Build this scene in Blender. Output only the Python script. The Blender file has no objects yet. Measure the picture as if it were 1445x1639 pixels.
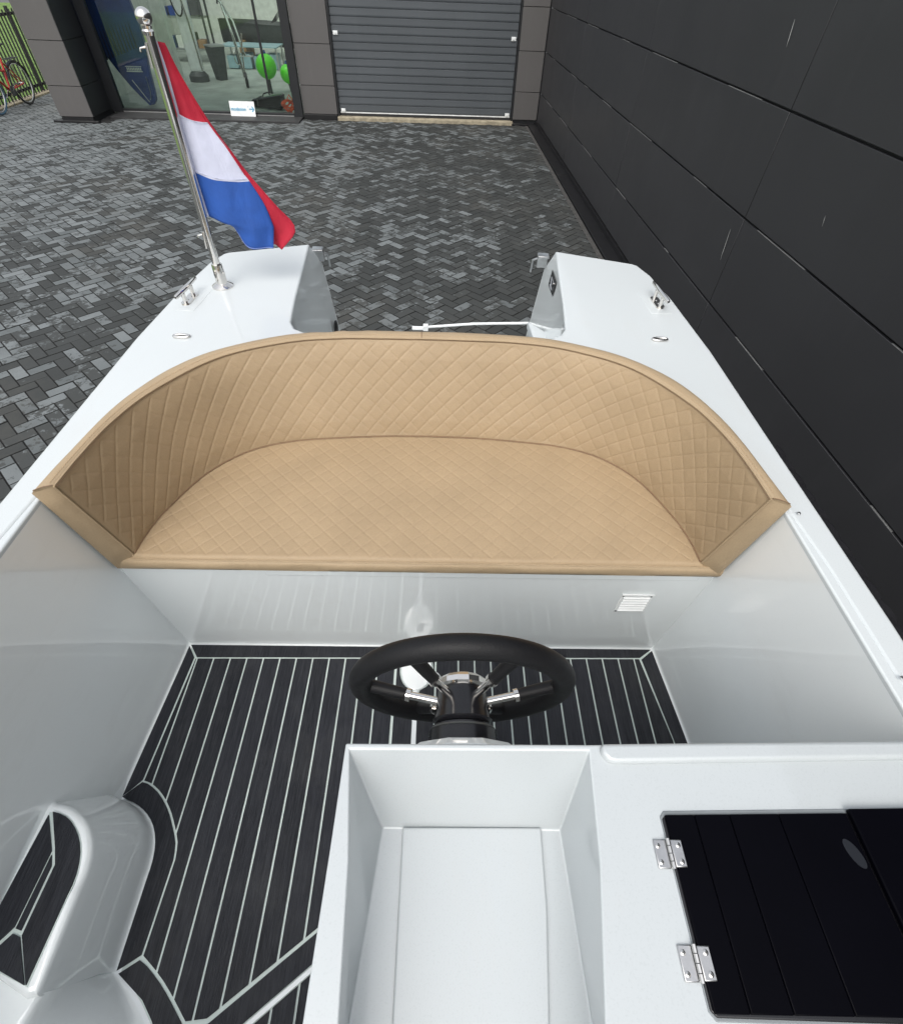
import bpy, bmesh, math, random
import numpy as np
from mathutils import Vector, Matrix
random.seed(4); rng = np.random.default_rng(7)
PI = math.pi
scene = bpy.context.scene
COL = scene.collection

# ------------------------------------------------------------------ camera
cam_d = bpy.data.cameras.new('camera'); cam = bpy.data.objects.new('camera', cam_d); COL.objects.link(cam)
cr = Vector((0.99958847, -0.00265474, 0.02856299)); cu = Vector((-0.01697084, 0.74804085, 0.66343566)); cf = Vector((0.02312753, 0.66364738, -0.74768795))
CAMPOS = Vector((0, 0, 1.52))
cam.matrix_world = Matrix(((cr.x, cu.x, -cf.x, 0), (cr.y, cu.y, -cf.y, 0), (cr.z, cu.z, -cf.z, 1.52), (0, 0, 0, 1)))
cam_d.sensor_fit = 'HORIZONTAL'; cam_d.sensor_width = 36; cam_d.lens = 36 * 790.73 / 1445
cam_d.clip_start = 0.02; cam_d.clip_end = 600
scene.camera = cam

# ------------------------------------------------------------------ sky, sun, exposure
SUN_EL, SUN_AZ = math.radians(58), math.radians(-164)      # azimuth measured clockwise from +Y
world = bpy.data.worlds.new('World'); scene.world = world; world.use_nodes = True
wn = world.node_tree; wn.nodes.clear()
sky = wn.nodes.new('ShaderNodeTexSky'); sky.sky_type = 'NISHITA'; sky.sun_disc = False
sky.sun_elevation = SUN_EL; sky.sun_rotation = SUN_AZ; sky.air_density = 1.6; sky.dust_density = 4.0; sky.ozone_density = 1.0
hs = wn.nodes.new('ShaderNodeHueSaturation'); hs.inputs['Saturation'].default_value = 0.30
bg = wn.nodes.new('ShaderNodeBackground'); bg.inputs[1].default_value = 0.15
wo = wn.nodes.new('ShaderNodeOutputWorld')
wn.links.new(sky.outputs[0], hs.inputs['Color']); wn.links.new(hs.outputs[0], bg.inputs[0]); wn.links.new(bg.outputs[0], wo.inputs[0])
sun_d = bpy.data.lights.new('sun', 'SUN'); sun_d.energy = 0.5; sun_d.angle = math.radians(50); sun_d.color = (1, 0.96, 0.9)
sun = bpy.data.objects.new('sun', sun_d); COL.objects.link(sun)
sd = Vector((math.sin(SUN_AZ) * math.cos(SUN_EL), math.cos(SUN_AZ) * math.cos(SUN_EL), math.sin(SUN_EL)))
sun.rotation_euler = sd.to_track_quat('Z', 'Y').to_euler(); sun.location = sd * 20
vs = scene.view_settings; vs.view_transform = 'Standard'; vs.look = 'None'; vs.gamma = 1; vs.use_curve_mapping = False
vs.exposure = 0.66

# ------------------------------------------------------------------ materials
class NT:
    def __init__(s, name):
        s.m = bpy.data.materials.new(name); s.m.use_nodes = True; s.t = s.m.node_tree; s.p = s.t.nodes['Principled BSDF']
    def n(s, typ, **kw):
        nd = s.t.nodes.new(typ)
        for k, v in kw.items():
            if k.startswith('i_'):
                key = k[2:]; key = int(key) if key.isdigit() else key.replace('_', ' ')
                nd.inputs[key].default_value = v
            else: setattr(nd, k, v)
        return nd
    def l(s, a, b): s.t.links.new(a, b)
    def noise(s, scale, detail=4, rough=0.55, coord='Object', stretch=None, out=0):
        tc = s.n('ShaderNodeTexCoord') if coord != 'Pos' else None
        src = tc.outputs[coord] if tc else s.n('ShaderNodeNewGeometry').outputs['Position']
        if stretch:
            mp = s.n('ShaderNodeMapping'); mp.inputs['Scale'].default_value = stretch; s.l(src, mp.inputs[0]); src = mp.outputs[0]
        nz = s.n('ShaderNodeTexNoise', i_Scale=scale, i_Detail=detail, i_Roughness=rough); s.l(src, nz.inputs['Vector'])
        return nz.outputs[out]
    def ramp(s, fac, stops):
        r = s.n('ShaderNodeValToRGB'); e = r.color_ramp.elements
        while len(e) < len(stops): e.new(0.5)
        for el, (p, c) in zip(e, stops):
            el.position = p; el.color = (c, c, c, 1) if isinstance(c, (int, float)) else (*c, 1)
        s.l(fac, r.inputs[0]); return r.outputs[0]
    def math(s, op, a, b=None, clamp=False):
        nd = s.n('ShaderNodeMath', operation=op, use_clamp=clamp)
        for i, v in enumerate((a, b)):
            if v is None: continue
            if isinstance(v, (int, float)): nd.inputs[i].default_value = v
            else: s.l(v, nd.inputs[i])
        return nd.outputs[0]
    def mix(s, fac, a, b):
        nd = s.n('ShaderNodeMix', data_type='RGBA')
        if isinstance(fac, (int, float)): nd.inputs[0].default_value = fac
        else: s.l(fac, nd.inputs[0])
        for i, v in ((6, a), (7, b)):
            if isinstance(v, tuple): nd.inputs[i].default_value = (*v, 1)
            else: s.l(v, nd.inputs[i])
        return nd.outputs[2]
    def bump(s, h, strength=0.3, dist=0.002, prev=None):
        b = s.n('ShaderNodeBump', i_Strength=strength, i_Distance=dist); s.l(h, b.inputs['Height'])
        if prev is not None: s.l(prev, b.inputs['Normal'])
        s.l(b.outputs[0], s.p.inputs['Normal']); return b.outputs[0]
    def set(s, **kw):
        for k, v in kw.items():
            key = k.replace('_', ' ')
            if isinstance(v, tuple): s.p.inputs[key].default_value = (*v, 1) if len(v) == 3 else v
            elif isinstance(v, (int, float)): s.p.inputs[key].default_value = v
            else: s.l(v, s.p.inputs[key])
        return s

def simple(name, col, rough=0.5, metal=0, var=0.12, nscale=8, bump=0.0, bscale=200, bdist=0.0005, **kw):
    m = NT(name); nz = m.noise(nscale, 5)
    lo = tuple(c * (1 - var) for c in col); hi = tuple(min(1, c * (1 + var)) for c in col)
    m.set(Base_Color=m.mix(m.ramp(nz, [(0.3, 0.0), (0.7, 1.0)]), lo, hi), Roughness=rough, Metallic=metal, **kw)
    if bump: m.bump(m.noise(bscale, 2), bump, bdist)
    return m.m

def gelcoat(name, col, rough, coat, speck):
    m = NT(name)
    f = m.noise(420, 1, 0.5); big = m.noise(2.5, 4)
    c = m.mix(m.ramp(big, [(0.3, 0.0), (0.7, 1.0)]), tuple(x * 0.975 for x in col), col)
    c2 = m.mix(m.ramp(f, [(0.55, 0.0), (0.75, speck)]), c, tuple(x * 0.72 for x in col))
    # faint streaks of handling dust
    d = m.noise(9, 6, 0.7, stretch=(1, 0.3, 1))
    c3 = m.mix(m.ramp(d, [(0.55, 0.0), (0.8, 0.16)]), c2, (0.50, 0.48, 0.44))
    sm_ = m.noise(3.5, 6, 0.75)
    m.set(Base_Color=c3, Roughness=rough, Coat_Weight=coat, Coat_Roughness=m.ramp(sm_, [(0.4, 0.015), (0.75, 0.08)]), Coat_IOR=1.75)
    m.bump(m.noise(1.6, 2), 0.25, 0.006)
    return m.m
WHITE = gelcoat('glossy white gelcoat', (0.74, 0.78, 0.785), 0.35, 1.0, 0.03)
DECKW = gelcoat('speckled white deck gelcoat', (0.575, 0.61, 0.618), 0.42, 0.3, 0.34)  # toned below the liner white, strong top light taken out of the colour
CONS_SHADE = gelcoat('shade-toned console gelcoat', (0.48, 0.512, 0.522), 0.40, 0.6, 0.24)  # deck gelcoat greyed, so the shade over the console is in its colour
SIDE_LIFT = gelcoat('shade-lifted liner gelcoat', (0.84, 0.88, 0.88), 0.33, 1.0, 0.10)  # lighter than other gelcoat, shade on cockpit walls and pods lifted in the colour
CAULK = simple('pale caulk', (0.56, 0.64, 0.61), 0.6, bump=0.2)

def teak():
    m = NT('black synthetic teak')
    oi = m.n('ShaderNodeObjectInfo')
    g = m.noise(55, 4, 0.6, stretch=(9, 0.35, 1)); g2 = m.noise(14, 5, 0.7, stretch=(6, 0.4, 1))
    gm = m.math('ADD', m.math('MULTIPLY', g, 0.6), m.math('MULTIPLY', g2, 0.4))
    c = m.mix(m.ramp(gm, [(0.38, 0.0), (0.62, 1.0)]), (0.006, 0.007, 0.010), (0.026, 0.028, 0.034))
    c = m.mix(m.math('MULTIPLY', oi.outputs['Random'], 0.25), c, (0.03, 0.032, 0.042))
    dz_ = m.noise(5, 6, 0.7); c = m.mix(m.ramp(dz_, [(0.5, 0.0), (0.75, 0.10)]), c, (0.16, 0.16, 0.15))
    m.set(Base_Color=c, Roughness=0.5, Specular_IOR_Level=0.25)
    m.bump(g, 0.9, 0.0018); return m.m
TEAK = teak()

def leather(name, col, scale=900):
    m = NT(name)
    v = m.n('ShaderNodeTexVoronoi', i_Scale=scale); tc = m.n('ShaderNodeTexCoord'); m.l(tc.outputs['Object'], v.inputs['Vector'])
    big = m.noise(7, 5); sm = m.noise(260, 3)
    c = m.mix(m.ramp(big, [(0.3, 0.0), (0.7, 1.0)]), tuple(x * 0.93 for x in col), tuple(x * 1.05 for x in col))
    c = m.mix(m.ramp(sm, [(0.35, 0.35), (0.6, 0.0)]), c, tuple(x * 0.8 for x in col))
    m.set(Base_Color=c, Roughness=0.52, Specular_IOR_Level=0.4)
    b = m.bump(v.outputs['Distance'], 0.35, 0.0006); b = m.bump(m.noise(22, 4), 0.35, 0.004, b); m.bump(m.noise(5, 3, 0.5), 0.3, 0.009, b)
    return m.m
LEATHER = leather('tan quilted leatherette', (0.375, 0.276, 0.168))
LEATHER_S = leather('tan smooth leatherette', (0.39, 0.292, 0.182))
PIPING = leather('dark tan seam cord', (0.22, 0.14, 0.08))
THREAD = simple('tan sewing thread', (0.50, 0.35, 0.2), 0.6)
STEEL = simple('polished stainless steel', (0.72, 0.70, 0.67), 0.13, 1.0, 0.05, 30, 0.05)
SATIN = simple('satin stainless steel', (0.5, 0.5, 0.5), 0.32, 1.0, 0.08, 60, 0.15, 500)
GALV = simple('galvanised steel', (0.42, 0.44, 0.45), 0.45, 0.9, 0.25, 40, 0.2)
ALU = simple('brushed aluminium', (0.6, 0.6, 0.6), 0.35, 1.0, 0.08, 40)
RUBBER = simple('black rubber', (0.018, 0.018, 0.02), 0.55, bump=0.4, bscale=300)
ROPEB = simple('black fibre rope', (0.014, 0.014, 0.016), 0.95, bump=0.9, bscale=700, bdist=0.002, Specular_IOR_Level=0.1)
BLACKGLOSS = simple('gloss black plastic', (0.010, 0.010, 0.012), 0.22)
RIMBLK = leather('black wheel leather', (0.007, 0.007, 0.008), 420); RIMBLK.node_tree.nodes['Principled BSDF'].inputs['Specular IOR Level'].default_value = 0.28
HATCHBLK = simple('gloss black hatch planks', (0.0015, 0.0015, 0.003), 0.35, Specular_IOR_Level=0.04)
DARKFR = simple('black aluminium frame', (0.015, 0.016, 0.018), 0.4)
PLINTH = simple('black plinth strip', (0.012, 0.012, 0.013), 0.35, bump=0.2)
CONC = simple('grey concrete', (0.060, 0.058, 0.055), 0.85, var=0.3, nscale=14, bump=0.5, bscale=120, bdist=0.001)
THRESH = simple('sandy concrete threshold', (0.33, 0.29, 0.21), 0.85, var=0.35, nscale=9, bump=0.5, bscale=90)
FLOORIN = simple('showroom concrete floor', (0.30, 0.33, 0.30), 0.45, var=0.25, nscale=2.2)
WALLIN = simple('showroom white wall', (0.6, 0.62, 0.58), 0.8)
YARD = simple('far yard asphalt', (0.10, 0.10, 0.10), 0.9, var=0.3, nscale=0.6, bump=0.5, bscale=60)
GRASSB = simple('grass ground', (0.13, 0.22, 0.045), 0.9, var=0.45, nscale=6, bump=0.9, bscale=60, bdist=0.03)
FENCEM = simple('black fence paint', (0.012, 0.013, 0.013), 0.5)
REDP = simple('red bicycle paint', (0.42, 0.025, 0.02), 0.25)
WHITEP = simple('white plastic', (0.75, 0.77, 0.77), 0.4)
CYANP = simple('cyan print', (0.02, 0.30, 0.50), 0.5)
BLUEP = simple('deep blue coated fabric', (0.010, 0.045, 0.22), 0.35, var=0.25, nscale=4)
DKBLUE = simple('blue rib fabric', (0.005, 0.012, 0.07), 0.5)
GREENP = simple('lime green vinyl', (0.13, 0.75, 0.03), 0.3)
ORANGEP = simple('orange rope', (0.85, 0.12, 0.04), 0.7, bump=0.5)
WOODP = simple('brown grating', (0.25, 0.15, 0.07), 0.6)
GREYP = simple('dark grey plastic', (0.06, 0.065, 0.065), 0.5)
CLEARP = simple('pale blue plastic crate', (0.25, 0.38, 0.42), 0.3)
FRED = simple('red flag cloth', (0.42, 0.010, 0.032), 0.75, var=0.1, nscale=20, bump=0.3, bscale=900)
FWHITE = simple('white flag cloth', (0.57, 0.59, 0.72), 0.75, var=0.06, nscale=20, bump=0.3, bscale=900)
FBLUE = simple('blue flag cloth', (0.018, 0.085, 0.36), 0.75, var=0.12, nscale=20, bump=0.3, bscale=900)

for _m in (FRED, FWHITE, FBLUE):
    _t = _m.node_tree; _p = _t.nodes['Principled BSDF']; _tc = _t.nodes.new('ShaderNodeTexCoord'); _mp = _t.nodes.new('ShaderNodeMapping'); _mp.inputs['Scale'].default_value = (1.0, 1.0, 0.45); _mp.inputs['Rotation'].default_value = (0, 0.5, 0)
    _n = _t.nodes.new('ShaderNodeTexNoise'); _n.inputs['Scale'].default_value = 16; _n.inputs['Detail'].default_value = 5; _b = _t.nodes.new('ShaderNodeBump'); _b.inputs['Strength'].default_value = 0.7; _b.inputs['Distance'].default_value = 0.012
    _t.links.new(_tc.outputs['Object'], _mp.inputs[0]); _t.links.new(_mp.outputs[0], _n.inputs['Vector']); _t.links.new(_n.outputs[0], _b.inputs['Height'])
    if _p.inputs['Normal'].links: _t.links.new(_p.inputs['Normal'].links[0].from_socket, _b.inputs['Normal'])
    _t.links.new(_b.outputs[0], _p.inputs['Normal'])
def panel_mat(name, col, rough, spec, marks=False):
    m = NT(name)
    oi = m.n('ShaderNodeObjectInfo')
    fine = m.noise(350, 2, coord='Pos'); big = m.noise(0.9, 5, 0.6, coord='Pos'); streak = m.noise(2.0, 6, 0.65, coord='Pos', stretch=(3, 3, 0.25))
    c = m.mix(m.ramp(fine, [(0.35, 0.0), (0.65, 1.0)]), tuple(x * 0.86 for x in col), tuple(x * 1.14 for x in col))
    c = m.mix(m.ramp(big, [(0.35, 0.0), (0.7, 0.35)]), c, tuple(x * 1.35 for x in col))
    c = m.mix(m.ramp(streak, [(0.55, 0.0), (0.8, 0.3)]), c, tuple(x * 1.5 + 0.01 for x in col))
    c = m.mix(m.math('MULTIPLY', oi.outputs['Random'], 0.25), c, tuple(x * 0.7 for x in col))
    m.set(Base_Color=c, Roughness=m.ramp(big, [(0.3, rough - 0.06), (0.7, rough + 0.06)]), Specular_IOR_Level=spec)
    m.bump(fine, 0.25, 0.0008); return m.m
WALLP = panel_mat('anthracite wall panel', (0.036, 0.036, 0.039), 0.44, 0.55)
FACP = panel_mat('grey facade panel', (0.105, 0.100, 0.098), 0.6, 0.4)
DOORM = panel_mat('slate garage slat', (0.074, 0.083, 0.092), 0.45, 0.5)
GLINTM = simple('painted joint glint', (0.22, 0.22, 0.215), 0.5)
MARKM = simple('pale scuff mark', (0.42, 0.42, 0.40), 0.7)

def brick_mat(name, attr):
    m = NT(name)
    if attr: rnd = m.n('ShaderNodeAttribute', attribute_name='rnd').outputs['Fac']
    else: rnd = m.n('ShaderNodeObjectInfo').outputs['Random']
    jit = m.n('ShaderNodeVectorMath', operation='SCALE'); jit.inputs[0].default_value = (37.0, 61.0, 0); m.l(rnd, jit.inputs['Scale'])
    pj = m.n('ShaderNodeVectorMath', operation='ADD'); m.l(m.n('ShaderNodeNewGeometry').outputs['Position'], pj.inputs[0]); m.l(jit.outputs[0], pj.inputs[1])
    nz_ = m.n('ShaderNodeTexNoise', i_Scale=13, i_Detail=5, i_Roughness=0.68); m.l(pj.outputs[0], nz_.inputs['Vector']); sp = nz_.outputs[0]
    nt_ = m.n('ShaderNodeTexNoise', i_Scale=0.9, i_Detail=3); m.l(pj.outputs[0], nt_.inputs['Vector']); tone = nt_.outputs[0]
    big = m.noise(0.55, 4, 0.6, coord='Pos'); grit = m.noise(260, 3, coord='Pos')
    sx = m.n('ShaderNodeSeparateXYZ'); m.l(m.n('ShaderNodeNewGeometry').outputs['Position'], sx.inputs[0])
    left = m.math('MULTIPLY', sx.outputs[0], -0.050)                                       # lime bloom raised to the left, painting in the sheen on that side
    near = m.math('MULTIPLY', sx.outputs[1], 0.010)
    k = m.math('ADD', m.math('MULTIPLY', sp, 1.45), m.math('MULTIPLY', rnd, 0.62))
    k = m.math('ADD', k, m.math('MULTIPLY', big, 0.5)); k = m.math('ADD', m.math('ADD', k, left), near)
    bloom = m.ramp(k, [(0.0, 0), (1.0, 1)])
    bl = m.n('ShaderNodeMapRange', clamp=True, i_1=1.50, i_2=1.60, i_3=0.0, i_4=1.0); m.l(k, bl.inputs[0])
    dark = m.mix(rnd, (0.030, 0.033, 0.032), (0.058, 0.062, 0.060))
    light = m.mix(m.ramp(tone, [(0.35, 0.0), (0.62, 1.0)]), (0.10, 0.112, 0.114), (0.175, 0.192, 0.196))
    c = m.mix(bl.outputs[0], dark, light)
    c = m.mix(m.ramp(grit, [(0.35, 0.3), (0.55, 0.0)]), c, (0.03, 0.03, 0.03))
    st_ = m.noise(0.8, 6, 0.7, coord='Pos'); c = m.mix(m.ramp(st_, [(0.52, 0.0), (0.72, 0.55)]), c, (0.085, 0.082, 0.072))
    m.set(Base_Color=c, Roughness=m.ramp(st_, [(0.3, 0.6), (0.7, 0.85)]), Specular_IOR_Level=0.4); m.bump(grit, 0.5, 0.0015)
    return m.m
BRICKA = brick_mat('paver dark and limed', True); BRICKO = brick_mat('paver dark and limed single', False)

def glass_mat():
    m = bpy.data.materials.new('window glass'); m.use_nodes = True; t = m.node_tree; t.nodes.clear()
    o = t.nodes.new('ShaderNodeOutputMaterial'); tr = t.nodes.new('ShaderNodeBsdfTransparent'); tr.inputs[0].default_value = (0.88, 0.94, 0.90, 1)
    gl = t.nodes.new('ShaderNodeBsdfGlossy'); gl.inputs['Roughness'].default_value = 0.01
    fr = t.nodes.new('ShaderNodeFresnel'); fr.inputs[0].default_value = 1.6
    mu = t.nodes.new('ShaderNodeMath'); mu.operation = 'MULTIPLY'; mu.inputs[1].default_value = 0.9; mu.use_clamp = True
    mx = t.nodes.new('ShaderNodeMixShader'); t.links.new(fr.outputs[0], mu.inputs[0]); t.links.new(mu.outputs[0], mx.inputs[0])
    t.links.new(tr.outputs[0], mx.inputs[1]); t.links.new(gl.outputs[0], mx.inputs[2]); t.links.new(mx.outputs[0], o.inputs[0]); return m
GLASS = glass_mat()

# ------------------------------------------------------------------ geometry helpers
def mesh(name, V, F, mats, smooth=40, idx=None):
    me = bpy.data.meshes.new(name); me.from_pydata([tuple(v) for v in V], [], [tuple(f) for f in F])
    for m in (mats if isinstance(mats, (list, tuple)) else [mats]): me.materials.append(m)
    if idx is not None: me.polygons.foreach_set('material_index', idx)
    if smooth:
        me.polygons.foreach_set('use_smooth', [True] * len(me.polygons))
        me.update(); me.set_sharp_from_angle(angle=math.radians(smooth))
    me.update(); return me
class Geo:
    def __init__(s): s.V = []; s.F = []; s.I = []
    def add(s, V, F, mi=0):
        o = len(s.V); s.V += [tuple(v) for v in V]; s.F += [tuple(i + o for i in f) for f in F]; s.I += [mi] * len(F); return s
    def box(s, x0, x1, y0, y1, z0, z1, mi=0):
        return s.add([(x0,y0,z0),(x1,y0,z0),(x1,y1,z0),(x0,y1,z0),(x0,y0,z1),(x1,y0,z1),(x1,y1,z1),(x0,y1,z1)],
                     [(0,3,2,1),(4,5,6,7),(0,1,5,4),(1,2,6,5),(2,3,7,6),(3,0,4,7)], mi)
    def prism(s, poly, z0, z1, mi=0):
        a = sum(poly[i][0]*poly[(i+1) % len(poly)][1] - poly[(i+1) % len(poly)][0]*poly[i][1] for i in range(len(poly)))
        if a < 0: poly = poly[::-1]
        n = len(poly); V = [(*p[:2], z0) for p in poly] + [(*p[:2], z1) for p in poly]
        return s.add(V, [tuple(range(n))[::-1], tuple(range(n, 2*n))] + [(i, (i+1) % n, n+(i+1) % n, n+i) for i in range(n)], mi)
    def tube(s, pts, r, n=12, mi=0, caps=True, closed=False):
        pts = [Vector(p) for p in pts]; m = len(pts); rs = r if isinstance(r, (list, tuple)) else [r] * m
        V = []; prev = None
        for i, p in enumerate(pts):
            if closed: t = pts[(i+1) % m] - pts[i-1]
            else: t = pts[min(i+1, m-1)] - pts[max(i-1, 0)]
            t.normalize()
            if prev is None:
                a = Vector((0, 0, 1)) if abs(t.z) < 0.9 else Vector((1, 0, 0)); u = a.cross(t).normalized()
            else: u = (prev - t * prev.dot(t)).normalized()
            prev = u; w = t.cross(u)
            for k in range(n):
                a = 2*PI*k/n; V.append(p + (u*math.cos(a) + w*math.sin(a)) * rs[i])
        F = []
        for i in range(m if closed else m-1):
            j = (i+1) % m
            for k in range(n): F.append((i*n+k, i*n+(k+1) % n, j*n+(k+1) % n, j*n+k))
        if caps and not closed: F += [tuple(range(n))[::-1], tuple(range((m-1)*n, m*n))]
        return s.add(V, F, mi)
    def lathe(s, prof, base, axis, n=32, mi=0):           # prof: list of (along, radius)
        base = Vector(base); ax = Vector(axis).normalized()
        return s.tube_prof([base + ax*a for a, r in prof], [r for a, r in prof], ax, n, mi)
    def tube_prof(s, C, R, ax, n, mi):
        a = Vector((0, 0, 1)) if abs(ax.z) < 0.9 else Vector((1, 0, 0)); u = a.cross(ax).normalized(); w = ax.cross(u)
        V = []; F = []
        for c, r in zip(C, R):
            for k in range(n): V.append(c + (u*math.cos(2*PI*k/n) + w*math.sin(2*PI*k/n)) * max(r, 1e-5))
        for i in range(len(C)-1):
            for k in range(n): F.append((i*n+k, i*n+(k+1) % n, (i+1)*n+(k+1) % n, (i+1)*n+k))
        F += [tuple(range(n))[::-1], tuple(range((len(C)-1)*n, len(C)*n))]
        return s.add(V, F, mi)
    def grid(s, P, mi=0, flip=False, closed_u=False):
        nu = len(P); nv = len(P[0]); V = [p for row in P for p in row]; F = []
        for i in range(nu if closed_u else nu-1):
            for j in range(nv-1):
                q = (i*nv+j, ((i+1) % nu)*nv+j, ((i+1) % nu)*nv+j+1, i*nv+j+1); F.append(q[::-1] if flip else q)
        return s.add(V, F, mi)

class Thing:
    def __init__(s, name, label=None, cat=None, origin=(0, 0, 0), rot=0.0, group=None, kind=None, geo=None, mats=None, bevel=0, smooth=40):
        s.o = Vector(origin); s.rot = rot
        me = s._mesh(name, geo, mats, smooth) if geo else None
        e = bpy.data.objects.new(name, me); COL.objects.link(e)
        e.location = Matrix.Rotation(rot, 3, 'Z') @ s.o; e.rotation_euler = (0, 0, rot); s.e = e
        if label: e['label'] = label
        if cat: e['category'] = cat
        if group: e['group'] = group
        if kind: e['kind'] = kind
        if bevel: s._bev(e, bevel)
    def _mesh(s, name, geo, mats, smooth):
        V = [(v[0]-s.o.x, v[1]-s.o.y, v[2]-s.o.z) for v in geo.V]
        return mesh(name, V, geo.F, mats, smooth, geo.I if isinstance(mats, (list, tuple)) else None)
    def _bev(s, ob, b, seg=2, ang=35):
        md = ob.modifiers.new('bevel', 'BEVEL'); md.width = b; md.segments = seg; md.limit_method = 'ANGLE'; md.angle_limit = math.radians(ang)
    def part(s, name, geo, mats, parent=None, bevel=0, seg=2, smooth=40, label=None, kind=None, ang=35):
        ob = bpy.data.objects.new(name, s._mesh(name, geo, mats, smooth)); COL.objects.link(ob)
        ob.parent = parent or s.e
        if bevel: s._bev(ob, bevel, seg, ang)
        if label: ob['label'] = label
        if kind: ob['kind'] = kind
        return ob
    def inst(s, name, me, loc, rz=0, parent=None, scale=None):
        ob = bpy.data.objects.new(name, me); COL.objects.link(ob); ob.parent = parent or s.e
        ob.location = Vector(loc) - s.o; ob.rotation_euler = (0, 0, rz)
        if scale: ob.scale = scale
        return ob
def fixnormals(ob):
    bm = bmesh.new(); bm.from_mesh(ob.data); bmesh.ops.recalc_face_normals(bm, faces=bm.faces); bm.to_mesh(ob.data); bm.free()

def catmull(pts, n):
    P = [np.array(p, float) for p in pts]; P = [2*P[0]-P[1]] + P + [2*P[-1]-P[-2]]; out = []
    for i in range(1, len(P)-2):
        for k in range(12):
            t = k/12; a, b, c, d = P[i-1:i+3]
            out.append(0.5*((2*b)+(-a+c)*t+(2*a-5*b+4*c-d)*t*t+(-a+3*b-3*c+d)*t**3))
    out.append(P[-2]); out = np.array(out)
    L = np.concatenate([[0], np.cumsum(np.linalg.norm(np.diff(out, axis=0), axis=1))]); s = np.linspace(0, L[-1], n)
    return np.stack([np.interp(s, L, out[:, k]) for k in range(out.shape[1])], 1)

def clip(poly, a, b, c):                                 # keep a*x + b*y <= c
    out = []
    for i in range(len(poly)):
        p, q = poly[i], poly[(i+1) % len(poly)]; dp = a*p[0]+b*p[1]-c; dq = a*q[0]+b*q[1]-c
        if dp <= 0: out.append(p)
        if (dp < 0 < dq) or (dq < 0 < dp):
            t = dp/(dp-dq); out.append((p[0]+(q[0]-p[0])*t, p[1]+(q[1]-p[1])*t))
    return out

G = -0.88                    # ground level
RB = math.radians(1.5383)    # the buildings stand turned this much from the boat

# ================================================================== GROUND
Thing('ground', kind='structure', geo=Geo().box(-300, 300, -300, 300, G-0.5, G-0.075), mats=YARD, rot=RB, origin=(0, 0, G))
Thing('lawn', kind='structure', geo=Geo().box(-60, -9.06, -10, 40, G-0.2, G-0.03), mats=GRASSB, rot=RB, origin=(-10, 0, G))
pv = Thing('pavement', kind='structure', geo=Geo().box(-8.9, 2.16, -6, 22, G-0.3, G-0.008), mats=simple('jointing sand', (0.012, 0.012, 0.012), 0.95), rot=RB, origin=(0, 0, G))
def brick_geo(L, W, h=0.02, b=0.0035):
    V = []; 
    for z, d in ((-h, 0), (-b*0.7, 0), (0, b)):
        V += [(-L/2+d, -W/2+d, z), (L/2-d, -W/2+d, z), (L/2-d, W/2-d, z), (-L/2+d, W/2-d, z)]
    F = [(8, 9, 10, 11)]
    for r in (0, 4):
        for k in range(4): F.append((r+k, r+(k+1) % 4, r+4+(k+1) % 4, r+4+k))
    return np.array(V), F
BV, BF = brick_geo(0.2072, 0.1012)
ARRIS = simple('soiled paver edge', (0.016, 0.017, 0.016), 0.9)
brick_me = mesh('brick', BV, BF, [BRICKO, ARRIS], smooth=0, idx=[0]+[1]*8)
w = 0.1062; c45 = math.cos(PI/4)
cosr, sinr = math.cos(RB), math.sin(RB)
def project(X):
    d = Vector(X) - CAMPOS; z = d.dot(cf)
    if z < 0.05: return None
    return 722.5 + 790.73*d.dot(cr)/z, 819.5 - 790.73*d.dot(cu)/z, z
boat_outline = [(0, 830), (345, 404), (492, 390), (548, 525), (832, 525), (865, 395), (1012, 408), (1445, 1010), (1445, 1639), (0, 1639)]
def inpoly(x, y, poly):
    r = False; j = len(poly)-1
    for i in range(len(poly)):
        xi, yi = poly[i]; xj, yj = poly[j]
        if (yi > y) != (yj > y) and x < (xj-xi)*(y-yi)/(yj-yi)+xi: r = not r
        j = i
    return r
cells = []
N = 260
for i in range(-N, N):
    for j in range(-N, N):
        r = (i-j) % 4
        if r == 0: cx, cy, a = (i+1)*w, (j+.5)*w, 0
        elif r == 3: cx, cy, a = (i+.5)*w, (j+1)*w, 1
        else: continue
        X = cx*c45 - cy*c45; Y = cx*c45 + cy*c45 + 5
        if not (-8.86 < X < 2.04 and -5 < Y < 21): continue
        if Y > 13.25 and X > -7.4: continue
        if Y > 12.44 and X > -7.38 and X < -6.4: continue
        if Y > 12.86 and X > -6.6 and X < -2.7: continue
        cells.append((X, Y, a))
info = []
for X, Y, a in cells:
    wx, wy = X*cosr - Y*sinr, X*sinr + Y*cosr; p = project((wx, wy, G)); vis = 0
    if p and 0 < p[0] < 1445 and 0 < p[1] < 1639 and not inpoly(p[0], p[1], boat_outline): vis = 1/p[2]**2
    info.append(vis)
order = np.argsort(-np.array(info)); singles = set(order[:300].tolist())
allV = []; allF = []; rv = []
for n_, (X, Y, a) in enumerate(cells):
    ang = PI/4 + a*PI/2; h = random.uniform(-0.0025, 0.002); jr = random.gauss(0, 0.006)
    if n_ in singles:
        ob = pv.inst('brick', brick_me, (X, Y, G+h), ang+jr); continue
    ca, sa = math.cos(ang+jr), math.sin(ang+jr)
    V = BV @ np.array([[ca, sa, 0], [-sa, ca, 0], [0, 0, 1]]) + np.array([X, Y, h]); V[:, 2] += V[:, 0]*0
    o = len(allV)*12; allV.append(V); allF += [tuple(q+o for q in f) for f in BF]; rv.append(random.random())
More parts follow.
